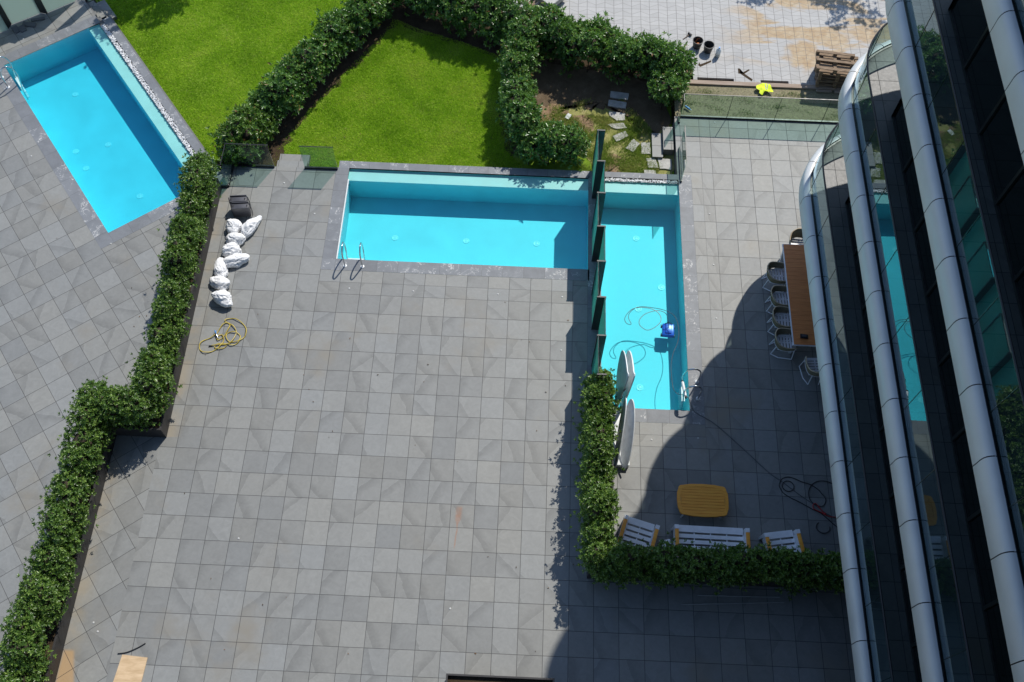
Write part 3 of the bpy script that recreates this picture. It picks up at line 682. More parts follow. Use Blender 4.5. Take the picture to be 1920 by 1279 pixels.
# ------------------------------------------------------------------ glass fences
def glass_fence(label, runs, h=1.03, z=0.0, group=None, mat=None):
    t = thing('glass_fence', label, 'glass fence', group=group)
    for (a, b_, npan) in runs:
        a = Vector((*a, z)); b_ = Vector((*b_, z)); d = b_ - a; L = d.length; d.normalize(); n = Vector((-d.y, d.x, 0))
        def bar(p0, p1, wd_, z0, z1, nm, mt, par):
            m = MB(); q0 = p0 - n * wd_ / 2; q1 = p1 - n * wd_ / 2; r0 = p0 + n * wd_ / 2; r1 = p1 + n * wd_ / 2
            m.hexa([q0 + Vector((0, 0, z0)), q1 + Vector((0, 0, z0)), r1 + Vector((0, 0, z0)), r0 + Vector((0, 0, z0)), q0 + Vector((0, 0, z1)), q1 + Vector((0, 0, z1)), r1 + Vector((0, 0, z1)), r0 + Vector((0, 0, z1))])
            return m.build(nm, mt, par)
        bar(a, b_, 0.05, 0.0, 0.07, 'base_channel', M_black, t)
        bar(a, b_, 0.022, h, h + 0.014, 'top_rail', M_black, t)
        for k in range(npan):
            p0 = a + d * (L * k / npan + 0.004); p1 = a + d * (L * (k + 1) / npan - 0.004)
            pn = bar(p0, p1, 0.014, 0.06, h, 'glass_panel', mat or M_glass, t)
            if k: bar(p0 - d * 0.010, p0 + d * 0.002, 0.02, 0.08, h, 'panel_joint', M_gedge, t)
    return t
glass_fence('clear glass fence corner panels beside the planter hedge end', [((-10.31, 6.72), (-9.06, 6.73), 1), ((-10.31, 5.93), (-10.31, 6.70), 1), ((-10.66, 5.92), (-10.33, 5.92), 1)])
glass_fence('single clear glass panel between the lawn steps and the wide pool', [((-8.15, 6.74), (-7.15, 6.75), 1)])
glass_fence('long clear glass fence along the top of the dining terrace', [((3.26, 9.37), (12.2, 9.38), 6), ((3.25, 9.10), (3.25, 9.36), 1)])
glass_fence('short clear glass guard panel beside the two small garden steps', [((3.22, 6.80), (3.22, 8.12), 1)])

# ------------------------------------------------------------------ zigzag privacy screens
def screen(label, nodes, h, frost, name='privacy_screen', dark=M_black):
    """nodes: list of (p, q, kind) wall segments, kind 'panel' or 'fin'."""
    t = thing(name, label, 'privacy screen')
    for a, b_, kind in nodes:
        a = Vector((*a, 0.0)); b_ = Vector((*b_, 0.0)); d = (b_ - a).normalized(); n = Vector((-d.y, d.x, 0))
        wd_ = 0.012 if kind == 'panel' else 0.02
        if kind == 'panel':
            a = a + d * 0.022; b_ = b_ - d * 0.022
        m = MB(); q = [a - n * wd_, b_ - n * wd_, b_ + n * wd_, a + n * wd_]
        m.hexa([v + Vector((0, 0, 0.03)) for v in q] + [v + Vector((0, 0, h)) for v in q])
        pn = m.build('frosted_panel' if kind == 'panel' else 'fin', frost if kind == 'panel' else dark, t)
        if kind == 'panel':
            r = MB(); q = [a - n * .011, b_ - n * .011, b_ + n * .011, a + n * .011]
            r.hexa([v + Vector((0, 0, h + .002)) for v in q] + [v + Vector((0, 0, h + .014)) for v in q]); r.build('cap_rail', M_gedge, pn)
    return t
ys = [7.17, 6.06, 4.955, 3.835, 2.71, 1.60, 0.46, -0.65]
seg = []; x = [0.55, 0.73]
for i in range(len(ys) - 1):
    xi = x[i % 2]; seg.append(((xi, ys[i]), (xi, ys[i + 1]), 'panel'))
    if i < len(ys): seg.append(((0.52, ys[i + 1]), (0.76, ys[i + 1]), 'fin'))
seg.append(((0.52, ys[0]), (0.76, ys[0]), 'fin'))
screen('zigzag teal frosted glass screen between the two blue pools', seg, 1.80, M_frost)
tl = [((-19.9, 10.95), (-18.56, 11.87), 'panel'), ((-18.60, 11.87), (-18.56, 12.10), 'fin'), ((-18.55, 12.08), (-17.72, 12.66), 'panel'), ((-17.75, 12.68), (-17.50, 12.63), 'fin'), ((-17.56, 12.65), (-16.72, 13.28), 'panel')]
screen('zigzag pale frosted glass screen at the top left corner behind the diagonal pool', tl, 1.80, M_frostp)
screen('separate pale frosted glass panel at the top left steps', [((-16.35, 13.22), (-15.9, 13.55), 'panel'), ((-16.36, 13.20), (-16.30, 13.28), 'fin')], 1.80, M_frostp)

# ------------------------------------------------------------------ planters
def planter(label, outer, inner, h=0.5):
    t = thing('planter', label, 'planter')
    b = MB(); n = len(outer)
    vs = [(x, y, 0) for x, y in outer] + [(x, y, h) for x, y in outer] + [(x, y, h) for x, y in inner] + [(x, y, h - .12) for x, y in inner]
    fs = []
    for i in range(n):
        j = (i + 1) % n
        fs += [(i, j, n + j, n + i), (n + i, n + j, 2 * n + j, 2 * n + i), (2 * n + i, 2 * n + j, 3 * n + j, 3 * n + i)]
    b.add(vs, fs); b.build('box', M_planter, t)
    s = MB(); s.add([(x, y, h - .10) for x, y in inner], [tuple(range(n))]); s.build('soil', M_soil, t)
    return t
def inset(poly, d):
    n = len(poly); out = []
    for i in range(n):
        a = Vector(poly[i - 1]); b_ = Vector(poly[i]); c_ = Vector(poly[(i + 1) % n])
        d1 = (b_ - a).normalized(); d2 = (c_ - b_).normalized(); n1 = Vector((-d1.y, d1.x)); n2 = Vector((-d2.y, d2.x))
        k = (n1 + n2); k = k / max(0.3, k.length_squared) * 2; out.append(tuple(b_ + k * d))
    return out
po = [(-10.5, -2.14), (-10.5, 5.86), (-11.2, 5.86), (-11.2, -1.45), (-12.5, -1.45), (-12.5, -9.9), (-11.8, -9.9), (-11.8, -2.14)]
planter('long dark brown planter box stepping along the left side of the terrace', po, inset(po, 0.05))
po2 = [(0.43, -5.33), (7.6, -5.33), (7.6, -4.62), (1.05, -4.62), (1.05, -0.35), (0.43, -0.35)]
planter('L shaped dark brown planter box around the lounge corner', po2, inset(po2, 0.05))
po3 = [(-2.8, -9.5), (-0.33, -9.5), (-0.33, -7.77), (-2.8, -7.77)]
planter('dark flat planter box at the bottom edge of the terrace', po3, inset(po3, 0.04), 0.5)

# ------------------------------------------------------------------ foliage
def lobes_along(path, w, h, z0, step=0.42, rmul=1.0, zr=0.35):
    P = catmull([(x, y, 0) for x, y in path], 12); out = []; acc = 0.0; nxt = 0.0
    for i in range(len(P) - 1):
        d = (P[i + 1] - P[i]); L = d.length; dn = d.normalized() if L > 0 else d; nn = Vector((-dn.y, dn.x, 0))
        while nxt <= acc + L:
            q = P[i] + dn * (nxt - acc)
            for _ in range(4 if h > 1.2 else 3):
                r = random.uniform(0.19, 0.42) * rmul
                off = random.uniform(-1, 1) * max(0.02, w / 2 - r * 0.75)
                zz = z0 + random.uniform(zr, 1.0) ** .8 * (h - r * 0.8) * random.uniform(.86, 1.04)
                c = q + nn * off + dn * random.uniform(-.15, .15)
                out.append((c.x, c.y, zz, r * random.uniform(.95, 1.25), r * random.uniform(.95, 1.25), r * random.uniform(.85, 1.1)))
            nxt += step
        acc += L
    return np.array(out)

def foliage(name, lobes, leaf_len, mat, parent, density=110, zmin=-0.35, droop=0.1, wratio=0.42, seed=1, per=7, tipbias=0.45):
    rg = np.random.default_rng(seed); cs, rs = lobes[:, :3], lobes[:, 3:]
    pts = []; axes = []
    for i in range(len(lobes)):
        area = 4 * math.pi * (rs[i].mean() ** 2) * 0.8; n = max(8, int(area * density))
        d = rg.normal(size=(n, 3)); d /= np.linalg.norm(d, axis=1)[:, None]; d[:, 2] = np.where(d[:, 2] < -0.35, -d[:, 2], d[:, 2])
        f = rg.uniform(0.66, 1.06, n)[:, None] + (rg.random(n)[:, None] < 0.14) * rg.uniform(0.05, 0.55, n)[:, None]
        q = cs[i] + d * rs[i] * f
        ax = d + np.array([0, 0, tipbias]) + rg.normal(size=(n, 3)) * 0.28; ax /= np.linalg.norm(ax, axis=1)[:, None]
        keep = q[:, 2] > zmin
        near = np.where(np.linalg.norm(cs[:, :2] - cs[i, :2], axis=1) < 1.4)[0]
        for j in near:
            if j == i: continue
            e = (q - cs[j]) / rs[j]; keep &= (np.einsum('ij,ij->i', e, e) > 0.50)
        pts.append(q[keep]); axes.append(ax[keep])
    Pt = np.concatenate(pts); Ax = np.concatenate(axes); N = len(Pt)
    ref = np.where(np.abs(Ax[:, 2:3]) < 0.9, np.array([[0, 0, 1.0]]), np.array([[1.0, 0, 0]]))
    e1 = np.cross(Ax, ref); e1 /= np.linalg.norm(e1, axis=1)[:, None]; e2 = np.cross(Ax, e1)
    V = []; Rn = []; twr = rg.random(N)
    ph0 = rg.uniform(0, 6.28, N)
    for k in range(per):
        th = rg.uniform(0.45, 1.35, N) if k else rg.uniform(0.0, 0.4, N); ph = ph0 + 2.4 * k + rg.normal(size=N) * 0.2
        d = np.cos(th)[:, None] * Ax + np.sin(th)[:, None] * (np.cos(ph)[:, None] * e1 + np.sin(ph)[:, None] * e2)
        L = (leaf_len * rg.uniform(0.65, 1.15, N))[:, None]
        s = np.cross(d, Ax); s /= np.linalg.norm(s, axis=1)[:, None] + 1e-6; up = np.cross(s, d)
        b = Pt - Ax * (0.35 * leaf_len * k / per)
        Wd = L * wratio * 0.5
        v0 = b; v1 = b + d * L * 0.55 + s * Wd + up * Wd * 0.45; v2 = b + d * L - up * L * droop + np.array([0, 0, -0.004]); v3 = b + d * L * 0.55 - s * Wd + up * Wd * 0.45
        V.append(np.stack([v0, v1, v2, v3], 1)); Rn.append(np.clip(0.5 * twr + 0.5 * rg.random(N) + (0.12 if k < 2 else 0), 0, 1))
    V = np.concatenate(V).reshape(-1, 3); Rn = np.concatenate(Rn); F = len(V) // 4
    return raw_tris(name, V, F, Rn, mat, parent)

def raw_tris(name, V, F, Rn, mat, parent, quad=True):
    me = bpy.data.meshes.new(name); me.vertices.add(len(V)); me.vertices.foreach_set('co', V.astype(np.float32).ravel())
    if quad:
        base = np.arange(F)[:, None] * 4; tri = np.concatenate([base + [0, 1, 2], base + [0, 2, 3]], 1).reshape(-1); nt = F * 2; rr = np.repeat(Rn, 2)
    else:
        tri = np.arange(F * 3); nt = F; rr = Rn
    me.loops.add(nt * 3); me.loops.foreach_set('vertex_index', tri.astype(np.int32))
    me.polygons.add(nt); me.polygons.foreach_set('loop_start', (np.arange(nt) * 3).astype(np.int32))
    try: me.polygons.foreach_set('loop_total', np.full(nt, 3, dtype=np.int32))
    except Exception: pass
    at = me.attributes.new('rnd', 'FLOAT', 'FACE'); at.data.foreach_set('value', rr.astype(np.float32))
    me.materials.append(mat); me.update(calc_edges=True)
    o = bpy.data.objects.new(name, me); C.objects.link(o)
    if parent: o.parent = parent
    return o

def hedge(label, parts, leaf_len, mat, seed, density=110, name='hedge', z0=-0.4, core=0.52, per=7):
    t = thing(name, label, name.replace('_', ' '))
    lb = np.concatenate([lobes_along(*a) for a in parts])
    foliage('foliage', lb, leaf_len, mat, t, density, z0 + 0.05, seed=seed, per=per)
    b = MB(); ico = bmesh.new(); bmesh.ops.create_icosphere(ico, subdivisions=2, radius=1)
    iv = [v.co.copy() for v in ico.verts]; fi = [tuple(v.index for v in q.verts) for q in ico.faces]; ico.free()
    for (x, y, z, a, b2, c_) in lb:
        zz = z
        b.add([(x + v.x * a * core * (1 + .25 * mnoise.noise(v * 2 + Vector((x, y, z)))), y + v.y * b2 * core, zz + v.z * c_ * core) for v in iv], fi)
        if random.random() < 0.5: b.tube([(x, y, z0), (x + random.uniform(-.05, .05), y + random.uniform(-.05, .05), zz)], [0.02, 0.01], 5)
    b.build('branches', M_twig, t)
    return t
hedge('clipped green hedge stepping along the left planter box', [([(-10.80, 5.70), (-10.78, 2.5), (-10.76, -1.7)], 0.54, 1.28, 0.45, 0.36, 1, .12), ([(-10.95, -1.80), (-12.0, -1.80)], 0.62, 1.35, 0.45, 0.34, 1, .12), ([(-12.02, -1.6), (-12.12, -5.5), (-12.25, -9.6)], 0.66, 1.22, 0.45, 0.36, 1, .12)], 0.080, M_leafB, 11, 105, 'planter_hedge', 0.42, per=8)
hedge('hedge with sunlit left arm and dark lower arm in the L shaped planter', [([(0.62, -0.55), (0.58, -3.0), (0.62, -5.1)], 0.62, 1.28, 0.45, 0.35, 1, .12), ([(0.8, -5.18), (3.2, -5.18), (7.4, -5.18)], 0.62, 1.25, 0.45, 0.33, 1, .12)], 0.085, M_leafB, 12, 100, 'planter_hedge', 0.42, per=8)
HA = H1[1:]
hedge('broad leafy hedge running diagonally between the two lawns', [(HA, 1.02, 1.50, -0.4, 0.34, 1.2, .2)], 0.135, M_leafA, 13, 46)
hedge('bushy shrub with reddish young leaves at the lower end of the diagonal hedge', [([(-10.35, 7.2), (-10.0, 7.7), (-9.8, 8.3)], 1.25, 1.35, -0.4, 0.26, 1.15, .2)], 0.115, M_leafR, 14, 62, 'shrub')
hedge('tall dense hedge between the lawns and the white paving', [(H2, 1.35, 1.65, -0.4, 0.32, 1.25, .2)], 0.135, M_leafA, 15, 48)
hedge('hedge dividing the middle lawn from the small garden', [(H3, 0.95, 1.7, -0.4, 0.32, 1.15, .2)], 0.12, M_leafA, 16, 62)
hedge('low hedge in front of the small garden ending at the teal screen', [(H4, 1.0, 1.65, -0.4, 0.26, 1.1, .2)], 0.12, M_leafA, 17, 62)
hedge('short hedge end bending down beside the glass fence corner', [(H5, 1.05, 1.5, -0.4, 0.26, 1.15, .2)], 0.115, M_leafA, 18, 62)

# grass
def in_poly(px, py, poly):
    inside = np.zeros(len(px), bool); n = len(poly)
    for i in range(n):
        x1, y1 = poly[i]; x2, y2 = poly[(i + 1) % n]
        c_ = ((y1 > py) != (y2 > py)) & (px < (x2 - x1) * (py - y1) / (y2 - y1 + 1e-12) + x1); inside ^= c_
    return inside
def dist_path(px, py, path):
    d = np.full(len(px), 1e9)
    for a, b_ in zip(path[:-1], path[1:]):
        a = np.array(a); b_ = np.array(b_); ab = b_ - a; tt = np.clip(((px - a[0]) * ab[0] + (py - a[1]) * ab[1]) / (ab @ ab), 0, 1)
        d = np.minimum(d, np.hypot(px - a[0] - tt * ab[0], py - a[1] - tt * ab[1]))
    return d
def grass(label, poly, n, z, keep=None, hh=(0.03, 0.06), mat=None, seed=3, light=0.0):
    rg = np.random.default_rng(seed); P = np.array(poly); x0, y0 = P.min(0); x1, y1 = P.max(0)
    px = rg.uniform(x0, x1, n); py = rg.uniform(y0, y1, n); k = in_poly(px, py, poly)
    if keep is not None: k &= keep(px, py, rg)
    px, py = px[k], py[k]; N = len(px); a = rg.uniform(0, 6.28, N); h = rg.uniform(*hh, N); w_ = rg.uniform(0.004, 0.011, N)
    lean = rg.uniform(0.2, 1.1, N) * h; b = rg.uniform(0, 6.28, N)
    V = np.zeros((N, 3, 3)); V[:, 0] = np.stack([px + np.cos(a) * w_, py + np.sin(a) * w_, np.full(N, z)], 1); V[:, 1] = np.stack([px - np.cos(a) * w_, py - np.sin(a) * w_, np.full(N, z)], 1)
    V[:, 2] = np.stack([px + np.cos(b) * lean, py + np.sin(b) * lean, z + h], 1)
    pat = 0.5 + 0.12 * np.sin(px * 13 + 4 * np.sin(py * 9)) * np.sin(py * 15 + 3 * np.sin(px * 7)) + 0.30 * (np.sin(px * 1.7 + np.sin(py * 1.3) * 1.4) * np.cos(py * 1.9 + np.sin(px * 2.3))) + 0.12 * np.sin(px * 6.1 + 3 * np.sin(py * 4.7)) * np.sin(py * 5.3)
    R_ = np.clip(pat + rg.normal(size=N) * 0.16 + light, 0, 0.94); R_ = np.where(rg.random(N) < 0.03 + 0.10 * np.clip(pat - .55, 0, 1), 1.0, R_)
    o = raw_tris('grass', V.reshape(-1, 3), N, R_, mat or M_grass, None, False); return tag(o, label, 'grass', kind='stuff')
def k_mid(px, py, rg):
    d1 = dist_path(px, py, [(x + .28, y - .12) for x, y in H1]); d2 = dist_path(px, py, H2); d3 = dist_path(px, py, H3)
    return (d1 > 0.28 + rg.uniform(0, .35, len(px))) & (d2 > 0.75) & (d3 > 0.35)
grass('short mown grass of the middle lawn', [(-10.3, 6.9), (-7.2, 6.8), (-7.1, 7.12), (-1.6, 7.12), (-1.6, 12.6), (-6.6, 14.4), (-7, 13)], 330000, -0.40, k_mid, (0.025, 0.05), seed=4, light=0.06)
def k_left(px, py, rg):
    return dist_path(px, py, H1) > 0.45
grass('short mown grass of the left lawn', [UVp(3.67, -1.2), (-10.6, 7.4), (-8.9, 10.3), (-7.0, 13.4), (-7.0, 17), (-14.5, 17), UVp(3.67, 9.0)], 420000, -0.40, k_left, (0.025, 0.05), seed=5, light=-0.08)
def k_small(px, py, rg):
    f = np.sin(px * 5.1 + 1.3 * np.sin(py * 4)) * np.cos(py * 4.3 + np.sin(px * 3)); return (f + rg.normal(size=len(px)) * .5) > np.where(py > 9.6, 1.0, -0.1)
grass('patchy unmown grass of the small garden', [(-1.3, 8.2), (0.8, 7.2), (2.4, 7.15), (2.9, 7.9), (2.4, 9.2), (1.4, 10.6), (0.2, 10.2), (-1.2, 9.9)], 90000, -0.385, k_small, (0.04, 0.10), mat=leaf_mat('olive_blade', (0.20, 0.29, 0.04), (0.32, 0.42, 0.07), (0.52, 0.50, 0.18), 0.6, 0.3, (0.5, 0.38, 0.2)), seed=6, light=0.05)
def k_strip(px, py, rg):
    f = np.sin(px * 2.3 + 1.7 * np.sin(py * 5)) * np.cos(py * 6.3 + np.sin(px * 4.4)); return (f + rg.normal(size=len(px)) * .6) > 1.15
M_weedb = leaf_mat('weed_blade', (0.10, 0.16, 0.04), (0.18, 0.25, 0.08), (0.30, 0.32, 0.15), 0.6, 0.3, (0.32, 0.28, 0.18))
grass('weeds growing in the soil strip behind the long glass fence', [(3.3, 9.5), (12, 9.5), (12, 10.7), (3.6, 10.7)], 60000, -0.05, k_strip, (0.02, 0.07), M_weedb, 7)

# ------------------------------------------------------------------ trees beyond the frame whose shade falls in it
def tree(label, loc, h, cr, seed, n=26, leaf=0.12, dens=45):
    rs_ = random.getstate(); random.seed(seed)
    t = thing('tree', label, 'tree'); x, y, z = loc
    b = MB(); b.tube(catmull([(x, y, z), (x + .05, y, z + h * .3), (x - .05, y + .05, z + h * .6), (x, y, z + h * .9)], 4), [0.11 - 0.006 * i for i in range(13)], 8)
    lb = []
    for i in range(n):
        a = random.uniform(0, 6.28); rr = cr * math.sqrt(random.random()); zz = z + h * random.uniform(0.55, 1.0)
        c_ = (x + rr * math.cos(a), y + rr * math.sin(a), zz); r = random.uniform(.22, .45)
        lb.append((*c_, r * 1.2, r * 1.2, r * .8)); b.tube([(x, y, z + h * random.uniform(.4, .6)), ((x + c_[0]) / 2, (y + c_[1]) / 2, z + h * .62), c_], [.03, .02, .008], 5)
    b.build('trunk', M_bark, t); foliage('crown', np.array(lb), leaf, M_leafA, t, dens, -0.3, seed=seed)
    random.setstate(rs_)
tree('loose broadleaf tree beyond the white paving', (10.6, 18.3, -0.1), 5.2, 1.35, 31, 22)
tree('small young tree beyond the white paving', (7.4, 17.6, -0.1), 4.0, 0.55, 32, 7)
tree('dense tree behind the top left lawn corner', (-13.9, 16.4, -0.4), 4.0, 1.5, 33, 30, dens=80)

# ------------------------------------------------------------------ apartment tower
def offs(path, d):
    out = []
    for i, q in enumerate(path):
        a = path[max(i - 1, 0)]; b_ = path[min(i + 1, len(path) - 1)]; t_ = (b_ - a).normalized(); n = Vector((t_.y, -t_.x, 0)); out.append(q + n * d)
    return out
ctrl = [(5.68, 3.55), (5.685, 3.95), (5.71, 4.28), (5.77, 4.62), (5.89, 4.96), (6.06, 5.27), (6.28, 5.57), (6.58, 5.85), (6.98, 6.12), (7.5, 6.38), (8.3, 6.65), (9.5, 6.90), (11.5, 7.15), (15, 7.35)]
curve = catmull([(x, y, 0) for x, y in ctrl], 6)
joints_y = [-15.2, -14.0, -12.8, -11.5, -10.2, -8.75, -7.24, -5.76, -4.55, -3.35, -2.145, -0.94, 0.265, 1.46, 2.66]
path = [Vector((5.68, y, 0)) for y in [-16.4] + joints_y + [3.3]] + curve
cum = [0]
for a, b_ in zip(path[:-1], path[1:]): cum.append(cum[-1] + (b_ - a).length)
tot = cum[-1]
def at(P, s):
    s = min(max(s, 0), tot - 1e-6)
    for i in range(len(cum) - 1):
        if cum[i + 1] >= s: f = (s - cum[i]) / (cum[i + 1] - cum[i]); return P[i].lerp(P[i + 1], f)
jt = [cum[1 + i] for i in range(len(joints_y))]; s0 = jt[-1]
while s0 + 1.22 < tot: s0 += 1.22; jt.append(s0)
jt = [0] + jt + [tot]
tower = thing('apartment_tower', 'dark glazed apartment tower with stacked white curved balcony edges along the right side', 'building')
prof = [(0.03, -0.50), (0.0, -0.46), (0.0, -0.17), (0.012, -0.10), (0.04, -0.045), (0.085, -0.010), (0.13, 0.0), (0.168, 0.0), (0.17, -0.06)]
O_in = offs(path, 1.09)
zt_list = [3.45, 6.76, 9.90, 13.05, 16.2, 19.35, 22.5]
glassP = offs(path, 0.20)
# facade line: straight then turning inside the rounded corner
fac = [(6.77, -13.6), (6.77, 3.72), (7.10, 4.30), (9.0, 4.75), (15, 5.2)]
def floor_poly(): return [(q.x, q.y) for q in offs(path, 0.225)]
for li, zt in enumerate(zt_list):
    low = li < 4
    m = MB()
    for a, b_ in zip(jt[:-1], jt[1:]):
        ss = [a + 0.009] + [c for c in cum if a + 0.02 < c < b_ - 0.02] + [b_ - 0.009]
        if not low: ss = [a, *[c for c in cum if a + 0.02 < c < b_ - 0.02], b_]
        rows = []
        for s_ in ss:
            q = at(path, s_); q1 = at(path, s_ + 0.02); q0 = at(path, s_ - 0.02); t_ = (q1 - q0).normalized(); n = Vector((t_.y, -t_.x, 0))
            rows.append([(q.x + n.x * o, q.y + n.y * o, zt + dz) for o, dz in prof])
        k = len(prof); vs = [v for r in rows for v in r]
        fs = [(i * k + j, (i + 1) * k + j, (i + 1) * k + j + 1, i * k + j + 1) for i in range(len(rows) - 1) for j in range(k - 1)]
        fs = [f[::-1] for f in fs]
        m.add(vs, fs)
        # dark backing seen through the joints
    m.build('balcony_edge', M_fascia, tower, True)
    # slab + channel
    out = [(q.x, q.y) for q in offs(path, 0.035)]
    poly = out + [(15, -16.4)]
    m = MB(); m.prism(poly, zt - 0.49, zt - 0.075, True, True); m.build('floor_slab', M_dark, tower)
    fp = floor_poly(); m = MB(); 
    sheet(m, fp + [(15, -16.4)], zt - 0.05, shift=(3 * li, 17 * li)); m.build('balcony_floor', M_btile, tower)
    # channel strip between fascia and glass
    m = MB(); A_ = offs(path, 0.168); B_ = offs(path, 0.226); n_ = len(A_)
    m.add([(q.x, q.y, zt - 0.035) for q in A_] + [(q.x, q.y, zt - 0.035) for q in B_], [(i, i + 1, n_ + i + 1, n_ + i) for i in range(n_ - 1)]); m.build('glass_channel', M_black, tower)
    # balustrade
    bal = MB(); tp = glassP; bal.tube([(q.x, q.y, zt + 1.0) for q in tp], 0.022, 6)
    handrail = bal.build('handrail', M_black, tower)
    if low:
        # panels: 1.5 m on the straight part, following the curve at the end
        gc = [0]
        for a, b_ in zip(tp[:-1], tp[1:]): gc.append(gc[-1] + (b_ - a).length)
        def gat(s):
            s = min(max(s, 0), gc[-1] - 1e-6)
            for i in range(len(gc) - 1):
                if gc[i + 1] >= s: return tp[i].lerp(tp[i + 1], (s - gc[i]) / (gc[i + 1] - gc[i]))
        start = (1.08 if li != 1 else 0.97) + 16.4 - 1.53 * 11
        s_ = start; stops = [0] if start > 0.1 else []
        while s_ < gc[-1]: stops.append(s_); s_ += 1.53
        stops.append(gc[-1])
        for a, b_ in zip(stops[:-1], stops[1:]):
            if b_ - a < 0.05: continue
            pts = [gat(a + 0.004)] + [tp[i] for i, c in enumerate(gc) if a + .02 < c < b_ - .02] + [gat(b_ - 0.004)]
            if pts[0].x > 10.5 or pts[-1].y < -13.6: continue
            g_ = MB(); n_ = len(pts)
            g_.add([(q.x, q.y, zt - .03) for q in pts] + [(q.x, q.y, zt + .99) for q in pts], [(i, i + 1, n_ + i + 1, n_ + i) for i in range(n_ - 1)])
            g_.build('glass_panel', M_bglass, tower)
            q = gat(b_); m = MB(); m.box(q.x - .006, q.x + .006, q.y - .007, q.y + .007, zt, zt + .985); m.build('panel_joint', M_gedge, handrail)
    # facade for the storey above this slab
    zb = zt - 0.05; ztop = (zt_list[li + 1] - 0.49) if li + 1 < len(zt_list) else zt + 2.8
    wl_ = MB()
    for (a, b_) in zip(fac[:-1], fac[1:]):
        wl_.add([(*a, zb), (*b_, zb), (*b_, ztop), (*a, ztop)], [(0, 1, 2, 3)])
    wl_.build('window_glazing', M_dglass, tower)
    fr = MB()
    for (a, b_) in zip(fac[:-1], fac[1:]):
        a = Vector((*a, 0)); b_ = Vector((*b_, 0)); L = (b_ - a).length; d = (b_ - a).normalized(); nn = max(1, int(L / 1.55))
        for k in range(nn + 1):
            q = a + d * (L * k / nn); fr.box(q.x - .035, q.x + .035, q.y - .035, q.y + .035, zb, ztop)
        n = Vector((-d.y, d.x, 0)) * .03
        for z_ in (zb, ztop - .07): fr.hexa([a - n + Vector((0, 0, z_)), b_ - n + Vector((0, 0, z_)), b_ + n + Vector((0, 0, z_)), a + n + Vector((0, 0, z_)), a - n + Vector((0, 0, z_ + .07)), b_ - n + Vector((0, 0, z_ + .07)), b_ + n + Vector((0, 0, z_ + .07)), a + n + Vector((0, 0, z_ + .07))])
    fr.build('window_frame', M_black, tower)
# ground storey, set back, and an unseen south wing added to block sky light
m = MB(); m.add([(8.6, -16, 0), (8.6, 3.9, 0), (8.6, 3.9, 2.95), (8.6, -16, 2.95), (15, 3.9, 0), (15, 3.9, 2.95)], [(0, 1, 2, 3), (1, 4, 5, 2)]); m.build('window_glazing', M_dglass, tower)
m = MB(); m.box(-0.2, 6.75, -16.4, -12.7, 0, 25.4); m.box(-0.2, 5.6, -12.69, -11.3, 0, 15); m.build('sky_blocker_wing', M_dark, tower)
m = MB(); m.box(6.78, 15, -16.4, 3.6, 25.5, 25.9); m.build('roof', M_dark, tower)
m = MB(); m.box(-4.5, 5.6, -16.3, -12.2, 22.0, 22.25); m.build('floor_slab', M_dark, tower)
# silver door pull on the second balcony
m = MB(); m.box(6.72, 6.75, 0.2, 2.3, 7.72, 7.76); m.build('handle', M_chrome, tower)

# ------------------------------------------------------------------ dining set
def dining_table():
    t = thing('dining_table', 'long brown slatted dining table with white frame under the lowest balcony', 'table', (6.37, 2.6, 0))
    m = MB(); n = 21; L = 3.2; y = -1.6
    m.bbox(-0.49, 0.49, -1.6, -1.42, 0.735, 0.76, 0.003); m.bbox(-0.49, 0.49, 1.42, 1.6, 0.735, 0.76, 0.003)
    k = 20; w_ = 2.832 / k
    for i in range(k): m.bbox(-0.49, 0.49, -1.416 + i * w_ + 0.002, -1.416 + (i + 1) * w_ - 0.002, 0.735, 0.757, 0.003)
    m.build('tabletop', M_teakd, t)
    f = MB(); f.box(-0.515, -0.493, -1.615, 1.615, 0.70, 0.752); f.box(0.493, 0.515, -1.615, 1.615, 0.70, 0.752); f.box(-0.493, 0.493, -1.615, -1.603, 0.70, 0.752); f.box(-0.493, 0.493, 1.603, 1.615, 0.70, 0.752)
    f.build('frame', M_white, t)
    for sx in (-1, 1):
        for sy in (-1, 1):
            l = MB(); l.hexa([Vector(v) for v in ((sx * .40 - .03, sy * 1.45 - .03, 0), (sx * .40 + .03, sy * 1.45 - .03, 0), (sx * .40 + .03, sy * 1.45 + .03, 0), (sx * .40 - .03, sy * 1.45 + .03, 0), (sx * .45 - .04, sy * 1.5 - .04, .70), (sx * .45 + .04, sy * 1.5 - .04, .70), (sx * .45 + .04, sy * 1.5 + .04, .70), (sx * .45 - .04, sy * 1.5 + .04, .70))])
            l.build('leg', M_white, t)
dining_table()
t = thing('storage_box', 'small black box near the lower end of the dining table', 'box', (6.16, 1.24, 0.76), -0.1)
m = MB(); m.bbox(-0.10, 0.10, -0.06, 0.06, 0, 0.05, 0.012); m.build('body', M_rubber, t, True)
m = MB(); m.bbox(-0.06, 0.06, -0.03, 0.03, 0.05, 0.065, 0.008); m.build('lid', M_case, t, True)

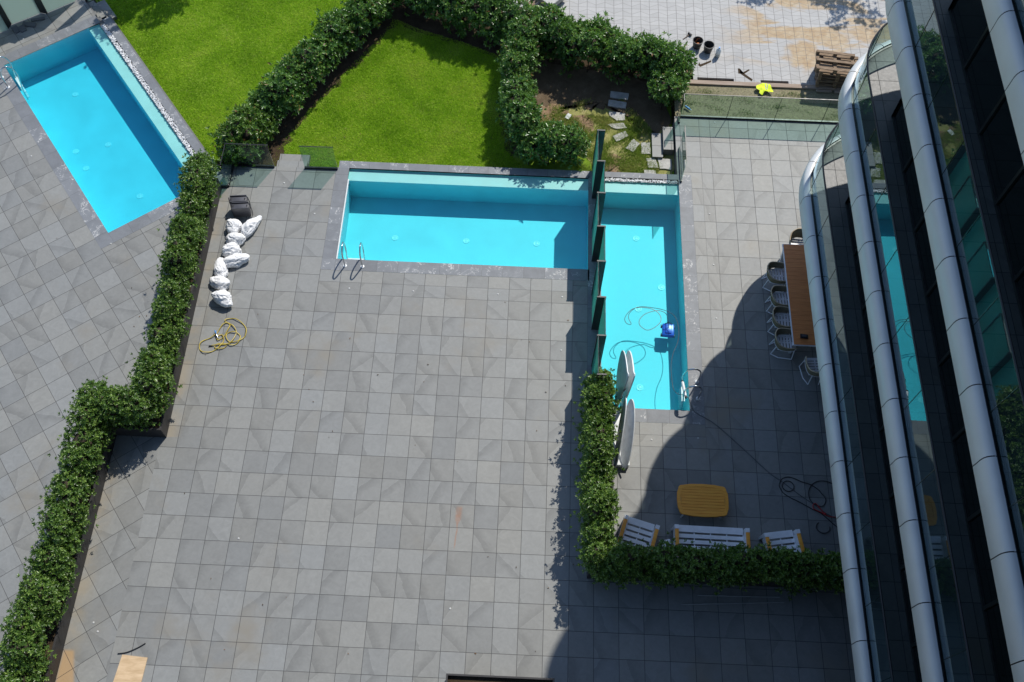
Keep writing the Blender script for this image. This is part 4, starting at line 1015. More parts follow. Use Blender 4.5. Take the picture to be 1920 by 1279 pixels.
def make_chair(label):
    t = thing('dining_chair', label, 'chair', group='rope armchairs around the dining table')
    m = MB()
    for i in range(6): x = -0.19 + i * 0.082; m.bbox(x, x + 0.055, -0.20, 0.20, 0.435, 0.45, 0.003)
    m.build('seat', M_white, t)
    f = MB(); f.box(-0.20, 0.28, -0.225, -0.20, 0.415, 0.452); f.box(-0.20, 0.28, 0.20, 0.225, 0.415, 0.452); f.box(-0.20, 0.28, -0.012, 0.012, 0.415, 0.434); f.box(0.278, 0.30, -0.225, 0.225, 0.415, 0.452); f.build('seat_frame', M_white, t)
    # woven shell
    base = catmull([(0.24, -0.255, 0.46), (0.0, -0.262, 0.46), (-0.16, -0.22, 0.46), (-0.235, -0.10, 0.46), (-0.25, 0, 0.46), (-0.235, 0.10, 0.46), (-0.16, 0.22, 0.46), (0.0, 0.262, 0.46), (0.24, 0.255, 0.46)], 12)
    top = catmull([(0.25, -0.285, 0.64), (0.0, -0.305, 0.665), (-0.20, -0.255, 0.72), (-0.30, -0.12, 0.775), (-0.32, 0, 0.785), (-0.30, 0.12, 0.775), (-0.20, 0.255, 0.72), (0.0, 0.305, 0.665), (0.25, 0.285, 0.64)], 12)
    s = MB(); n = len(base); vs = []
    for i in range(n):
        a, b_ = base[i], top[i]; c_ = Vector((0.0, 0, a.z)); o = (a - Vector((0.02, 0, a.z))).normalized(); k = 0.006 if i % 2 else -0.004
        for q, tt in ((a, 0.012), (a.lerp(b_, .5), 0.016), (b_, 0.012)):
            vs += [q + o * (tt + k), q - o * (tt - k)]
    fs = []
    for i in range(n - 1):
        A_, B_ = i * 6, (i + 1) * 6
        fs += [(A_, B_, B_ + 2, A_ + 2), (A_ + 2, B_ + 2, B_ + 4, A_ + 4), (A_ + 3, B_ + 3, B_ + 1, A_ + 1), (A_ + 5, B_ + 5, B_ + 3, A_ + 3), (A_ + 4, B_ + 4, B_ + 5, A_ + 5), (A_ + 1, B_ + 1, B_, A_)]
    s.add(vs, fs); sh = s.build('backrest', M_rope, t)
    r = MB(); r.tube([q + Vector((0, 0, .008)) for q in top], 0.015, 8); r.build('rim', M_tan, sh, True)
    r = MB(); r.tube([q + Vector((0, 0, -.008)) + (q - Vector((0, 0, q.z))).normalized() * .012 for q in base], 0.011, 8); r.build('lower_rim', M_white, sh, True)
    for sy in (-1, 1):
        l = MB()
        pts = [(-0.22, sy * 0.13, 0.44), (-0.285, sy * 0.145, 0.02), (-0.09, sy * 0.25, 0.016), (0.27, sy * 0.292, 0.016), (0.235, sy * 0.262, 0.45), (0.235, sy * 0.285, 0.62)]
        l.tube(pts, 0.0155, 8); l.build('leg', M_white, t, True)
    return t
def copy_tree(o, parent=None):
    c = o.copy(); C.objects.link(c); c.parent = parent
    for ch in list(o.children): copy_tree(ch, c)
    return c
chairs = [((5.68, 3.34), 0, 'topmost of the four rope armchairs left of the dining table, partly in sunlight'),
          ((5.72, 2.57), 0.03, 'second rope armchair from the top along the left side of the dining table'),
          ((5.71, 1.90), -0.03, 'third rope armchair from the top along the left side of the dining table'),
          ((5.72, 1.22), 0.02, 'rope armchair at the lower left corner of the dining table beside the black box'),
          ((6.50, 0.48), H + 0.05, 'rope armchair standing at the near short end of the dining table'),
          ((6.42, 4.42), -H - 0.05, 'rope armchair at the far short end of the dining table, half hidden by the balcony')]
proto = make_chair(chairs[0][2])
for i, ((x_, y_), rz, lb) in enumerate(chairs):
    o = proto if i == 0 else copy_tree(proto)
    o.location = (x_, y_, 0); o.rotation_euler = (0, 0, rz); o['label'] = lb

# ------------------------------------------------------------------ lounge set
def coffee_table():
    t = thing('coffee_table', 'low orange teak coffee table with rounded corners in the lounge corner', 'table', (3.29, -3.34, 0))
    def outline(a, b_, bul=0.045, r=0.10, n=7):
        P = []
        for cx_, cy_, a0 in ((a - r, b_ - r, 0), (-a + r, b_ - r, H), (-a + r, -b_ + r, 2 * H), (a - r, -b_ + r, 3 * H)):
            for k in range(n + 1):
                q = a0 + H * k / n; x_, y_ = cx_ + r * math.cos(q), cy_ + r * math.sin(q)
                P.append((x_, y_))
            # bulged sides
            if a0 == 0: P += [(a * f_, b_ + bul * (1 - f_ * f_)) for f_ in (.5, 0, -.5)]
            elif a0 == H: P += [(-a - bul * (1 - f_ * f_), b_ * f_) for f_ in (.5, 0, -.5)]
            elif a0 == 2 * H: P += [(a * f_, -b_ - bul * (1 - f_ * f_)) for f_ in (-.5, 0, .5)]
            else: P += [(a + bul * (1 - f_ * f_), b_ * f_) for f_ in (-.5, 0, .5)]
        return P
    o = outline(0.60, 0.385); i_ = [(x_ * 0.86, y_ * 0.82) for x_, y_ in o]
    m = MB(); n = len(o)
    m.add([(x_, y_, .362) for x_, y_ in o] + [(x_ * 1.003, y_ * 1.003, .385) for x_, y_ in o] + [(x_ * .985, y_ * .985, .40) for x_, y_ in o] + [(x_, y_, .402) for x_, y_ in i_] + [(x_, y_, .37) for x_, y_ in i_],
          [(k * n + i, k * n + (i + 1) % n, (k + 1) * n + (i + 1) % n, (k + 1) * n + i) for k in range(4) for i in range(n)])
    m.build('rim', M_teak, t, True)
    s = MB(); k = 9; hy = 0.385 * .82
    for j in range(k):
        y0 = -hy - .03 + (2 * hy + .06) * j / k; s.bbox(-0.545, 0.545, y0 + .002, y0 + (2 * hy + .06) / k - .003, .375, .397, .003)
    s.build('slats', M_teak, t)
    for sx in (-1, 1):
        for sy in (-1, 1):
            l = MB(); l.tube([(sx * .50, sy * .34, 0), (sx * .44, sy * .29, .362)], [.018, .03], 10); l.build('leg', M_white, t, True)
    f = MB(); f.box(-.44, .44, -.28, .28, .335, .36); f.build('underframe', M_white, t)
coffee_table()

def lounge(name, label, cat, W_, loc, rz, group=None, nsplit=3):
    """front faces +y; seat width W_; origin at seat centre on the floor."""
    t = thing(name, label, cat, loc, rz, group); hw = W_ / 2
    s = MB(); s.bbox(-hw, hw, 0.19, 0.36, 0.34, 0.37, .005)
    for i in range(4): y0 = 0.045 - i * 0.147; s.bbox(-hw, hw, y0, y0 + 0.097, 0.345, 0.365, .003)
    for i in range(nsplit + 2):
        x_ = -hw + W_ * i / (nsplit + 1); s.box(x_ - .014, x_ + .014, -0.45, 0.19, 0.325, 0.3445)
    s.build('seat', M_white, t)
    bk = MB()
    for i in range(3): z = 0.42 + i * 0.115; yy = -0.47 - i * .03; bk.hexa([Vector(v) for v in ((-hw, yy - .02, z), (hw, yy - .02, z), (hw, yy, z), (-hw, yy, z), (-hw, yy - .04, z + .08), (hw, yy - .04, z + .08), (hw, yy - .02, z + .08), (-hw, yy - .02, z + .08))])
    for sx in (-1, 1): bk.box(sx * hw - .02, sx * hw + .02, -0.57, -0.53, 0.34, 0.76)
    bk.build('backrest', M_white, t)
    for sx in (-1, 1):
        a = MB(); x0 = sx * (hw + .015); x1 = sx * (hw + .115); xa, xb = min(x0, x1), max(x0, x1)
        a.box(xa, xa + .022, -0.52, 0.22, 0.30, 0.56); a.box(xb - .022, xb, -0.52, 0.22, 0.30, 0.56)   # side frames
        # sloping white front
        a.hexa([Vector(v) for v in ((xa, 0.30, .02), (xb, 0.30, .02), (xb, 0.36, .02), (xa, 0.36, .02), (xa, 0.20, .585), (xb, 0.20, .585), (xb, 0.30, .585), (xa, 0.30, .585))])
        a.box(xa, xb, -0.56, -0.50, 0.0, 0.585); ar = a.build('arm', M_white, t)
        tk = MB(); tk.bbox(xa + .004, xb - .004, -0.50, 0.195, 0.555, 0.588, .008); tk.build('armrest', M_teak, ar, True)
        tk = MB(); tk.bbox(xa + .026, xb - .026, -0.49, 0.19, 0.37, 0.52, .004); tk.build('armrest_panel', M_teak, ar, True)
    return t
lounge('garden_bench', 'white slatted garden bench with teak armrests below the coffee table', 'bench', 1.60, (3.44, -4.36, 0), -0.01)
lounge('garden_armchair', 'white slatted armchair with teak arms left of the bench, half in sunlight', 'armchair', 0.66, (1.66, -4.27, 0), -0.28, 'white slatted armchairs', 1)
lounge('garden_armchair', 'white slatted armchair with teak arms right of the bench, in full shade', 'armchair', 0.66, (5.19, -4.40, 0), 0.16, 'white slatted armchairs', 1)
t = thing('side_table', 'small white side table half hidden by the hedge beside the bench', 'side table', (2.34, -4.50, 0), 0.2)
m = MB(); m.bbox(-.14, .14, -.14, .14, .27, .29, .01); m.build('tabletop', M_white, t, True)
for sx in (-1, 1):
    for sy in (-1, 1): m = MB(); m.tube([(sx * .11, sy * .11, 0), (sx * .11, sy * .11, .27)], .01, 8); m.build('leg', M_white, t, True)

# ------------------------------------------------------------------ white half-round table tops stored on edge
def plate(label, outline, xf, th, hardware=None):
    """outline in (y,z); xf(y,z) gives x."""
    t = thing('folding_tabletop', label, 'table top', group='white half round table tops stored on edge')
    P = catmull([(0, a, b_) for a, b_ in outline], 5, True); m = MB(); n = len(P)
    L = [(xf(q.y, q.z), q.y, q.z) for q in P]; Rr = [(xf(q.y, q.z) + th, q.y, q.z) for q in P]
    cy_ = sum(q.y for q in P) / n; cz = sum(q.z for q in P) / n
    m.add(L + Rr, [(i, (i + 1) % n, n + (i + 1) % n, n + i) for i in range(n)]); m.build('edge_band', M_whiteplas, t)
    f = MB(); f.add(L + [(xf(cy_, cz), cy_, cz)], [((i + 1) % n, i, n) for i in range(n)]); f.add([(a + .0, b_, c_) for a, b_, c_ in Rr] + [(xf(cy_, cz) + th, cy_, cz)], [(i, (i + 1) % n, n) for i in range(n)]); f.build('board', M_plate, t)
    if hardware:
        for (yy, zz) in hardware:
            h = MB(); h.tube([(xf(yy, zz) - .0, yy - .05, zz), (xf(yy, zz) + th + .03, yy + .03, zz + .05)], .018, 8); h.build('hinge', M_case, t, True)
upO = [(-0.95, 0.12), (-0.62, 1.50), (-0.40, 1.55), (-0.05, 1.50), (0.22, 1.38), (0.36, 1.18), (0.28, 0.92), (0.08, 0.66), (-0.25, 0.42), (-0.65, 0.22)]
plate('upper left white half round table top leaning over the narrow pool end', upO, lambda y_, z: 1.12 + .135 * z - .05 * (y_ + .95), 0.025, [(-0.80, .75), (-0.72, 1.1)])
plate('upper right white half round table top leaning over the narrow pool end', [(a + .03, b_ - .05) for a, b_ in upO], lambda y_, z: 1.26 + .15 * z - .04 * (y_ + .95), 0.03)
def oval(label, c_, A_, B_, th):
    t = thing('folding_tabletop', label, 'table top', group='white half round table tops stored on edge')
    c_, A_, B_ = Vector(c_), Vector(A_), Vector(B_); N = A_.cross(B_).normalized() * th
    if N.x < 0: N = -N
    P = [c_ + A_ * math.cos(2 * math.pi * k / 40) + B_ * math.sin(2 * math.pi * k / 40) for k in range(40)]; n = 40
    m = MB(); m.add(P + [q + N for q in P], [(i, (i + 1) % n, n + (i + 1) % n, n + i) for i in range(n)]); m.build('edge_band', M_whiteplas, t)
    f = MB(); f.add([q + N * .02 for q in P], [tuple(range(n))]); f.add([q + N * .98 for q in P], [tuple(range(n))[::-1]]); f.build('board', M_plate, t)
oval('lower left thin white oval board standing beside the planter hedge', (1.20, -1.76, .70), (.085, .76, .50), (.045, -.03, .30), .025)
oval('lower right wide white oval board standing beside the planter hedge', (1.39, -1.78, .70), (.035, .76, .50), (.13, -.03, .20), .03)
for i, (a, b_, lb) in enumerate([(-1.62, -.86, 'upper low grey white box beside the planter hedge'), (-2.42, -1.67, 'lower low grey white box under the oval boards')]):
    t = thing('equipment_box', lb, 'box', (1.25, (a + b_) / 2, 0)); hh = (b_ - a) / 2
    m = MB(); m.bbox(-.24, .24, -hh, hh, 0, .17, .012); m.build('body', M_plate, t, True)
    m = MB(); m.bbox(-.25, .25, -hh - .004, hh + .004, .17, .20, .01); m.build('lid', M_whiteplas, t, True)
t = thing('tripod_head', 'round grey metal joint on a bent arm beside the planter hedge', 'bracket', (1.10, -1.02, 0))
m = MB(); m.lathe([(.03, 0), (.075, .03), (.08, .10), (.05, .15), (.02, .17)], 0, 0, .24, 18); m.build('joint', M_chrome, t, True)
m = MB(); m.tube([(0, 0, .2), (-.02, -.02, .3), (-.12, -.22, .34), (-.15, -.42, .2)], .022, 8); m.build('arm', M_plate, t, True)
t = thing('plastic_basin', 'bright blue plastic basin at the lower end of the narrow pool', 'basin', (1.10, -.86, 0.0))
m = MB(); m.lathe([(.0, .01), (.11, .0), (.15, .11), (.165, .12), (.15, .10), (.10, .02), (0, .02)], 0, 0, .005, 24, False, False); m.build('bowl', M_lblue, t, True)
m = MB(); m.tube([(.16 * math.cos(a * .3), .16 * math.sin(a * .3), .12) for a in range(21)], .008, 6, True); m.build('rim', M_blue, t, True)

# ------------------------------------------------------------------ sacks, cases, hoses
def sack(label, x_, y_, a, b_, h, rz, seed, neck=None):
    bm = bmesh.new(); bmesh.ops.create_icosphere(bm, subdivisions=5, radius=1)
    o = Vector((seed * 7.3, seed * 3.1, 0))
    for v in bm.verts:
        d = v.co.copy(); r = 1 + .22 * mnoise.noise(d * 1.3 + o)
        q = d * 2.1 + o; q += Vector((mnoise.noise(q * .8), mnoise.noise(q * .8 + Vector((5, 5, 5))), 0)) * .8
        r += -.22 * abs(mnoise.noise(q)) - .14 * abs(mnoise.noise(q * 2.3)) + .05 * abs(mnoise.noise(q * 5))
        p_ = d * r
        p_.z = max(p_.z, -.55)
        if neck:
            k = max(0, d.dot(Vector((math.cos(neck), math.sin(neck), .1)).normalized()) - .45); p_ += Vector((math.cos(neck), math.sin(neck), -.05)) * k * .7; p_.z *= (1 - .3 * k)
        v.co = Vector((p_.x * a * 1.18, p_.y * b_ * 1.18, (p_.z + .55) * h / 1.5))
    me = bpy.data.meshes.new('sack'); bm.to_mesh(me); bm.free(); me.materials.append(M_sack)
    for p_ in me.polygons: p_.use_smooth = True
    ob = bpy.data.objects.new('sack', me); C.objects.link(ob); ob.location = (x_, y_, 0.0); ob.rotation_euler = (0, 0, rz)
    tag(ob, label, 'sack', 'white sacks lying in a row along the left planter')
S = [('round white sack right below the black folded cases', -9.86, 4.42, .21, .21, .34, 0, 1, None),
     ('long white sack slanting up to the right, nearest the black cases', -9.42, 4.42, .17, .31, .30, -.45, 2, 1.2),
     ('white sack lying under the long slanting one, third down the row', -9.75, 4.00, .25, .20, .30, .1, 3, None),
     ('white sack in the middle of the row, above the pointed one', -9.80, 3.62, .25, .19, .32, .15, 4, None),
     ('white sack with its mouth pointing right in the middle of the row', -9.66, 3.27, .30, .18, .28, .3, 5, .1),
     ('slim white sack with its top pointing up left in the row', -9.97, 2.94, .17, .26, .28, .25, 6, 1.7),
     ('crumpled white sack with a tail pointing left, second from the lower end', -9.90, 2.50, .23, .17, .30, -.15, 7, 2.9),
     ('folded white sack at the lower end of the row, above the yellow hose', -9.76, 2.03, .25, .19, .36, -.25, 8, 5.6)]
for a in S: sack(*a)

def case(label, x_, y_, rz, z=0.0, h=.5):
    t = thing('folding_case', label, 'case', (x_, y_, z), rz, 'black folded cases above the white sacks')
    m = MB(); m.bbox(-.25, .25, -.09, .09, .04, h, .035); m.build('body', M_case, t, True)
    m = MB(); m.bbox(-.24, .24, .10, .125, h * .5, h + .03, .008); m.build('back_panel', M_case, t, True)
    m = MB(); m.tube(catmull([(-.26, -.02, 0.0), (-.275, 0, h * .5), (-.265, .03, h), (-.25, .06, h + .02)], 4), .012, 8); m.tube(catmull([(.27, -.02, 0.0), (.30, -.02, h * .5), (.28, .03, h), (.25, .06, h + .02)], 4), .012, 8); m.build('frame', M_case, t, True)
    for s_ in (-1, 1): m = MB(); m.box(s_ * .20 - .02, s_ * .20 + .02, -.03, .03, h - .002, h + .008); m.build('latch', M_rubber, t)
case('rear black folded case standing above the white sacks', -9.80, 5.17, .12, 0, .46)
case('front black folded case with a side frame touching the white sacks', -9.70, 4.93, .12, 0, .46)

hy = [(-9.82, .58), (-9.65, .62), (-9.43, .65), (-9.3, .74), (-9.23, .97), (-9.27, 1.13), (-9.39, 1.25), (-9.53, 1.31), (-9.64, 1.24), (-9.74, 1.01), (-9.79, .92), (-9.9, .82), (-10.07, .73), (-10.15, .61), (-10.13, .46), (-10.0, .37), (-9.82, .39), (-9.67, .49), (-9.58, .61), (-9.53, .75), (-9.56, .88), (-9.63, .93), (-9.72, .86), (-9.68, .76), (-9.54, .89), (-9.46, 1.12), (-9.45, 1.26), (-9.6, 1.36), (-9.54, 1.43), (-9.38, 1.45), (-9.2, 1.38), (-9.03, 1.23), (-8.96, 1.09), (-8.97, .93), (-9.06, .81), (-9.21, .73), (-9.37, .73), (-9.47, .85), (-9.47, .98), (-9.35, 1.03), (-9.21, 1.01), (-9.1, .91), (-9.1, .77), (-9.17, .67), (-9.28, .62), (-9.4, .65), (-9.56, .66), (-9.68, .62), (-9.74, .55), (-9.66, .50), (-9.5, .52), (-9.42, .60)]
t = thing('garden_hose', 'tangled yellow garden hose lying below the white sacks', 'hose')
m = MB(); m.tube([(q.x, q.y, .014 + .016 * (1 + math.sin(i * .37))) for i, q in enumerate(catmull([(a, b_, 0) for a, b_ in hy], 7))], .0125, 8); m.build('hose_tube', M_yellow, t, True)
m = MB(); m.tube([(-9.70, .82, .04), (-9.75, .92, .07), (-9.79, .99, .06)], [.03, .022, .016], 10); m.tube([(-9.75, .92, .07), (-9.83, .97, .03)], .012, 8); m.build('spray_nozzle', M_chrome, t, True)
m = MB(); m.tube([(-9.76, .95, .075), (-9.80, 1.01, .10)], .018, 8); m.build('trigger', M_lblue, t, True)
m = MB(); m.tube([(-9.90, .56, .015), (-9.80, .58, .015)], .02, 8); m.build('connector', M_rubber, t, True)

hl = [(7.0, -3.9), (6.7, -3.75), (6.36, -3.43), (6.12, -3.31), (5.88, -3.17), (5.58, -3.02), (5.42, -2.9), (5.35, -2.72), (5.43, -2.54), (5.63, -2.48), (5.9, -2.58), (6.19, -2.68), (6.38, -2.84), (6.50, -3.05), (6.40, -3.22), (6.2, -3.18), (6.08, -3.0), (6.12, -2.75), (6.3, -2.58), (6.55, -2.55), (6.9, -2.7)]
m = MB(); m.tube([(q.x, q.y, .012 + .006 * math.sin(i)) for i, q in enumerate(catmull([(a, b_, 0) for a, b_ in hl], 6))], .0105, 7)
m.tube([(5.57 + .15 * math.cos(a * .3), -2.73 + .14 * math.sin(a * .3), .018) for a in range(21)], .0105, 7, True)
m.tube([(6.35 + .17 * math.cos(a * .25 + 2.2), -3.78 + .15 * math.sin(a * .25 + 2.2), .018) for a in range(18)], .0105, 7)
tag(m.build('cable_coil', M_rubber, None, True), 'black cable coiled in loose loops on the shaded terrace beside the tower', 'cable')
rd = [(6.41, -3.42), (6.31, -3.28), (6.22, -3.17), (6.15, -3.22), (6.17, -3.32), (6.28, -3.37), (6.41, -3.44), (6.55, -3.50), (6.75, -3.50)]
m = MB(); m.tube([(a.x, a.y, .035) for a in catmull([(a, b_, 0) for a, b_ in rd], 6)], .012, 7); m.lathe([(.0, 0), (.03, .01), (.03, .04), (0, .05)], 6.42, -3.44, .03, 10)
tag(m.build('red_rope', M_red, None, True), 'short red rope loop tied to the black cable on the terrace', 'rope')
# small black offcut strip and plywood sheet at the lower left
m = MB(); m.tube([(q.x, q.y, .02) for q in catmull([(-10.51, -7.58, 0), (-10.33, -7.55, 0), (-10.17, -7.48, 0), (-10.03, -7.40, 0), (-9.92, -7.32, 0)], 5)], .012, 7)
tag(m.build('rubber_strip', M_rubber, None, True), 'short bent black rubber strip above the plywood sheet', 'strip')
m = MB(); m.prism([(-10.40, -7.60), (-9.80, -7.64), (-9.86, -8.9), (-10.55, -8.9)][::-1], .004, .022); 
tag(m.build('plywood_sheet', M_ply), 'tan plywood sheet lying at the lower left edge of the terrace', 'board')
m = MB(); m.tube([(3.12, -5.62, .02), (5.1, -5.58, .03)], .014, 8); tag(m.build('metal_pole', M_pole, None, True), 'upper thin metal pole lying in the dark below the shaded hedge', 'pole')
m = MB(); m.tube([(2.72, -5.86, .02), (5.2, -5.70, .03)], .014, 8); tag(m.build('metal_pole', M_pole, None, True), 'lower thin metal pole lying in the dark below the shaded hedge', 'pole')

# tiny ground lights in the tiles
gl = [(4.37, 9.2), (4.02, 5.69), (4.04, 3.9), (4.02, 2.13), (3.33, -1.51), (2.11, -1.61), (-4.5, 2.59), (-2.11, 2.61), (-0.3, 2.61), (-0.3, 0.91), (-6.31, 2.59), (-13.33, 3.74), (-14.99, 5.95), (-16.45, 6.76), (-8.18, -4.72), (-7.63, 5.09), (-8.69, 6.16), (-11.25, -6.9), (-11.1, -7.1), (-2.84, -6.2), (-18.0, 11.49)]
gll = ['by the fence at the top of the dining terrace', 'right of the narrow pool, upper one', 'right of the narrow pool, second from the top', 'right of the narrow pool, third from the top', 'near the lower right corner of the narrow pool', 'between the oval boards and the building shade', 'below the wide pool, second from the left', 'below the wide pool, third from the left', 'below the wide pool at its lower right corner', 'at the shade edge left of the teal screen', 'below the ladder of the wide pool', 'below the lower corner of the diagonal pool', 'left of the diagonal pool, middle one', 'left of the diagonal pool, upper one', 'in the middle of the lower left terrace', 'left of the wide pool, lower one', 'just below the lawn steps', 'beside the lower planter, left of two', 'beside the lower planter, right of two', 'at the bottom middle of the terrace', 'behind the upper end of the diagonal pool']
for i, (x_, y_) in enumerate(gl):
    m = MB(); m.lathe([(.025, 0), (.025, .008), (.016, .014), (0.002, .016)], x_, y_, 0.0, 12, False, True)
    tag(m.build('ground_light', M_dot, None, True), 'tiny white light dot ' + gll[i], 'ground light', 'small white lights in the patio tiles')
# leaf litter
P_ = []; Rl = []
rg = np.random.default_rng(9)
for (x_, y_) in [(-14.91, 3.85), (-12.06, 1.08), (-12.4, 2.3), (-11.69, 1.52), (-11.79, 1.43), (-11.98, 1.39), (-11.48, 2.4), (-11.85, 1.89), (-0.9, -1.5), (-2.0, -4.9), (-0.5, -5.6), (-6.1, 1.0), (-3.9, .3), (-1.9, 2.35), (-0.2, -3.9), (0.1, -5.0)] + [(rg.uniform(-10, 0), rg.uniform(-8, 2)) for _ in range(26)] + [(rg.uniform(-9, -6), rg.uniform(7.3, 9)) for _ in range(14)]:
    a = rg.uniform(0, 6.28); s_ = rg.uniform(.014, .032); z_ = .012 if y_ < 6.9 else -.35; d = np.array([math.cos(a), math.sin(a), 0]); e_ = np.array([-math.sin(a), math.cos(a), 0]); c_ = np.array([x_, y_, z_])
    P_ += [c_ - d * s_, c_ + e_ * s_ * .5 + [0, 0, .008], c_ + d * s_ + [0, 0, .006], c_ - e_ * s_ * .5]; Rl.append(rg.uniform(.2, 1))
M_litter = leaf_mat('dry_leaf', (0.035, 0.02, 0.012), (0.07, 0.04, 0.02), (0.20, 0.10, 0.04), 0.7, 0.1)
tag(raw_tris('leaf_litter', np.array(P_), len(Rl), np.array(Rl), M_litter, None), 'scattered small dry leaves on the terrace and lawn', 'leaves', kind='stuff')

# ------------------------------------------------------------------ building-site things on the white paving
def pallet(label, x_, y_, z, rz, group='wooden pallets stacked on the white paving'):
    t = thing('pallet', label, 'pallet', (x_, y_, z), rz, group)
    m = MB()
    for yy in (-.40, -.17, .06, .29): m.bbox(-.6, .6, yy, yy + .11, .128, .148, .003)
    m.build('deck', M_pallet, t)
    m = MB()
    for xx in (-.6, -.05, .5): m.bbox(xx, xx + .10, -.4, .4, .10, .127, .003)
    for xx in (-.6, -.05, .5):
        for yy in (-.4, -.05, .30): m.bbox(xx, xx + .10, yy, yy + .10, .022, .099, .003)
    for yy in (-.4, -.05, .30): m.bbox(-.6, .6, yy, yy + .10, 0, .021, .003)
    m.build('blocks', M_pallet, t); return t
names = ['lowest pallet of the stack at the edge of the white paving', 'second pallet from the ground in the stack', 'third pallet from the ground in the stack', 'fourth pallet from the ground in the stack', 'second pallet from the top in the stack']
for k in range(5): pallet(names[k], 8.30 + random.uniform(-.03, .03), 11.22 + random.uniform(-.03, .03), -.05 + k * .15, -.08 + random.uniform(-.04, .04))
# topmost one lies upside down, blocks upward
t = pallet('topmost pallet of the stack, lying upside down', 8.14, 11.16, .70, -.11); t.rotation_euler = (math.pi, 0, -.11); t.location = (8.14, 11.16, .85)
t = pallet('single pallet under white paving slabs at the top edge behind the hedge', -1.05, 14.25, -.05, .86)
t = thing('slab_stack', 'stack of white paving slabs on the pallet at the top edge', 'paving slabs', (-0.86, 14.2, .10), .86)
for k in range(3): m = MB(); m.bbox(-.42 + .01 * k, .42, -.34, .34 - .01 * k, k * .06, k * .06 + .055, .004); m.build('slab', M_slab, t)

def bucket(label, x_, y_, junk=False):
    t = thing('bucket', label, 'bucket', (x_, y_, -.045), random.uniform(0, 3))
    m = MB(); m.lathe([(.0, .0), (.125, 0), (.165, .27), (.178, .275), (.178, .295), (.160, .297), (.118, .012), (0, .012)], 0, 0, 0, 32, False, False); m.build('shell', M_bucket, t, True)
    m = MB(); m.tube(catmull([(-.175, 0, .27), (-.12, .10, .24), (0, .15, .20), (.12, .10, .24), (.175, 0, .27)], 5), .004, 6); m.build('handle', M_chrome, t, True)
    m = MB(); m.lathe([(0.0, .10 if junk else .03), (.13, .10 if junk else .03)], 0, 0, 0, 20, False, False); m.build('contents', M_soil, t)
    if junk:
        m = MB(); m.bbox(-.03, .05, -.04, .02, .10, .17, .01); m.tube([(-.08, .05, .10), (.02, .11, .24)], .012, 6); m.build('rubble', simple('orange_brick', (.42, .14, .04), .8), t)
bucket('dark grey bucket filled with rubble beside the mallet', 3.97, 12.42, True)
bucket('empty dark grey bucket beside the plastic bottle', 4.32, 12.25)
t = thing('mallet', 'rubber mallet lying left of the two buckets', 'mallet', (3.66, 12.84, -.03), math.atan2(.22, .24))
m = MB(); m.tube([(-.17, 0, 0.0), (.13, 0, .02)], .013, 8); m.build('handle', M_pallet, t, True)
m = MB(); m.tube([(.14, -.07, .03), (.14, .07, .03)], .04, 14); m.build('head', M_bucket, t, True)
t = thing('plastic_bottle', 'upright clear plastic bottle with amber liquid beside the buckets', 'bottle', (4.63, 12.05, -.045))
m = MB(); m.lathe([(.07, 0), (.074, .02), (.074, .12)], 0, 0, 0, 18); m.build('liquid', M_amber, t, True)
m = MB(); m.lathe([(.078, 0), (.082, .02), (.080, .14), (.082, .26), (.05, .33), (.022, .35), (.022, .36)], 0, 0, 0, 18, False, False); m.build('shell', M_clear, t, True)
m = MB(); m.lathe([(.027, .36), (.027, .39)], 0, 0, 0, 14); m.build('cap', M_lblue, t, True)
# hi-vis vest
def vest():
    t = thing('safety_vest', 'bright yellow safety vest with grey bands dropped on the edging board', 'vest', (6.05, 10.66, 0))
    def hgt(u, v): return .05 + .045 * mnoise.noise(Vector((u * 6, v * 6, 2))) + .03 * abs(mnoise.noise(Vector((u * 14, v * 9, 5)))) - max(0, abs(v) - .12) * .25
    out = catmull([(-.25, .10, 0), (-.10, .18, 0), (-.02, .21, 0), (.16, .20, 0), (.20, .05, 0), (.26, -.14, 0), (.08, -.12, 0), (-.03, -.15, 0), (-.10, -.27, 0), (-.19, -.20, 0), (-.17, -.10, 0), (-.27, -.04, 0)], 5, True)
    n = len(out); m = MB(); rings = 7; vs = []
    for k in range(rings):
        f = 1 - k / rings
        for q in out: vs.append((q.x * f, q.y * f, hgt(q.x * f, q.y * f)))
    vs.append((0, 0, hgt(0, 0)))
    fs = [(k * n + i, k * n + (i + 1) % n, (k + 1) * n + (i + 1) % n, (k + 1) * n + i) for k in range(rings - 1) for i in range(n)] + [((rings - 1) * n + i, (rings - 1) * n + (i + 1) % n, rings * n) for i in range(n)]
    m.add(vs, fs); m.build('cloth', M_vest, t, 'all')
    for x0, x1 in ((.035, .03), (.115, .06)):
        s = MB(); P = [(x0 + (x1 - x0) * k / 8, .19 - .26 * k / 8) for k in range(9)]
        s.add([(a - .012, b_, hgt(a - .012, b_) + .006) for a, b_ in P] + [(a + .012, b_, hgt(a + .012, b_) + .006) for a, b_ in P], [(i, 9 + i, 10 + i, 1 + i) for i in range(8)]); s.build('reflective_band', M_silver, t)
vest()
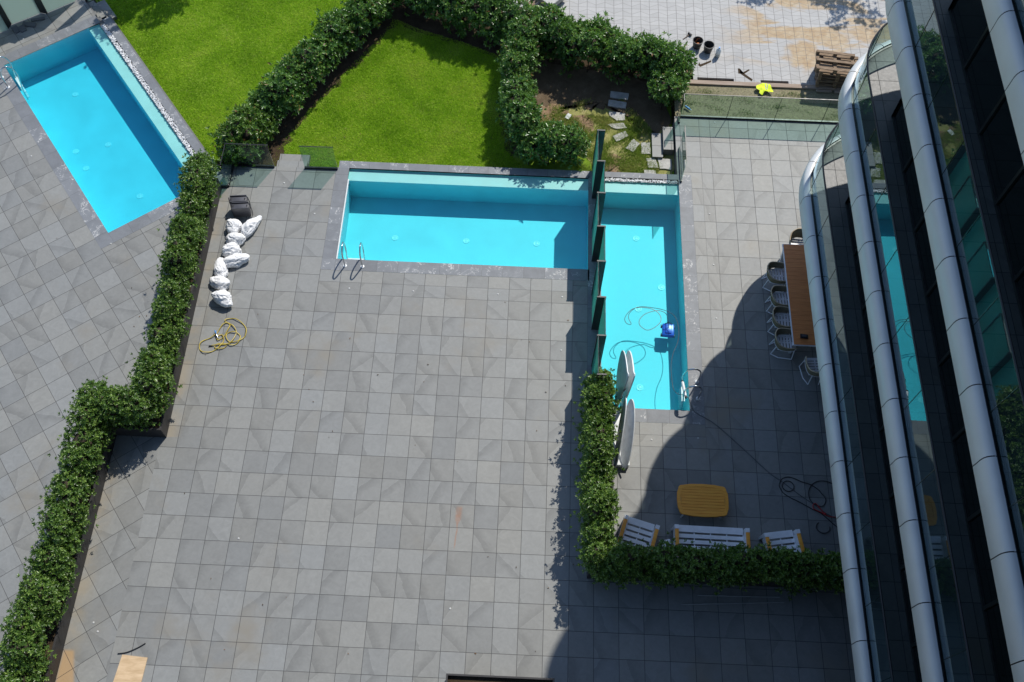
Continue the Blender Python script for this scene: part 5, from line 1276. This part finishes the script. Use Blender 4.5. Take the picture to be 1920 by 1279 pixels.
# stepping stones
stones = [([(1.17, 10.64), (1.75, 10.56), (1.71, 10.30), (1.13, 10.36)], 'rectangular pale stepping slab, upper of the top pair in the shade'),
          ([(1.10, 10.27), (1.68, 10.18), (1.63, 9.92), (1.06, 10.01)], 'rectangular pale stepping slab, lower of the top pair'),
          ([(1.10, 9.78), (1.62, 9.72), (1.60, 9.44), (1.35, 9.42), (1.12, 9.60)], 'pale stepping slab half covered by grass below the top pair'),
          ([(1.03, 9.24), (1.55, 9.34), (1.66, 9.12), (1.30, 9.08)], 'long narrow broken pale stone, fourth of the stepping path'),
          ([(1.22, 8.78), (1.62, 9.02), (1.70, 8.80), (1.32, 8.56)], 'slanted broken pale stone, fifth of the stepping path'),
          ([(1.62, 8.32), (1.86, 8.70), (2.05, 8.52), (1.84, 8.18)], 'steep broken pale stone left of the garden steps'),
          ([(2.10, 8.56), (2.38, 8.58), (2.38, 8.14), (2.12, 8.12)], 'upright rectangular pale slab right beside the lower garden step'),
          ([(2.25, 7.95), (2.52, 7.98), (2.62, 7.60), (2.30, 7.58)], 'left pale stone below the garden steps'),
          ([(2.60, 7.98), (3.02, 7.95), (3.02, 7.55), (2.66, 7.58)], 'right pale stone below the garden steps against the dark wall'),
          ([(2.16, 7.50), (2.52, 7.50), (2.52, 7.26), (2.16, 7.26)], 'lowest pale stone beside the narrow pool coping')]
for P, lb in stones:
    m = MB(); Q = []
    for i in range(len(P)):
        a = Vector(P[i]); b_ = Vector(P[(i + 1) % len(P)])
        for k in range(4): q = a.lerp(b_, k / 4); Q.append((q.x + random.uniform(-.012, .012), q.y + random.uniform(-.012, .012)))
    if (Vector(P[1]) - Vector(P[0])).cross(Vector(P[2]) - Vector(P[1])) < 0: Q = Q[::-1]
    m.prism(Q, -.40, -.345, True, False); tag(m.build('stepping_stone', M_slab), lb, 'stone', 'pale stepping stones in the small garden')
m = MB(); m.bbox(-.07, .07, -.11, .11, 0, .02, .004, Matrix.Translation((-.20, 9.5, -.36)) @ Matrix.Rotation(-.5, 4, 'Z')); tag(m.build('paper_card', M_paper), 'small white card lying in the small garden grass', 'card')
t = thing('plastic_bottle', 'crumpled light blue plastic bottle behind the glass fence corner', 'bottle', (3.55, 9.72, .03), -.7)
m = MB(); m.tube([(-.11, 0, 0), (-.10, 0, 0), (-.03, .005, 0), (.05, -.004, 0), (.09, 0, 0), (.12, 0, 0)], [.02, .036, .030, .036, .015, .013], 12); m.build('shell', M_lblue, t, True)
m = MB(); m.tube([(.12, 0, 0), (.145, 0, 0)], .017, 10); m.build('cap', M_white, t, True)
# broken tile pieces by the top left screen
for (u_, v_, rz, sx, sy, lb) in [(0.92, 9.08, .9, .10, .22, 'grey broken tile leaning left by the top left screen'), (1.10, 9.0, .75, .10, .20, 'grey broken tile leaning second from left by the top left screen'),
                                 (1.36, 9.06, -.1, .22, .13, 'larger grey broken tile pile piece in the middle by the top left screen'), (1.68, 9.12, .3, .22, .08, 'flat grey broken tile on the right by the top left screen')]:
    x_, y_ = UVp(u_, v_); m = MB(); m.bbox(-sx, sx, -sy * .6, sy * .6, 0, .03, .004, Matrix.Translation((x_, y_, .03)) @ Matrix.Rotation(rz, 4, 'Z') @ Matrix.Rotation(.25, 4, 'X'))
    tag(m.build('broken_tile', M_cope), lb, 'tile')
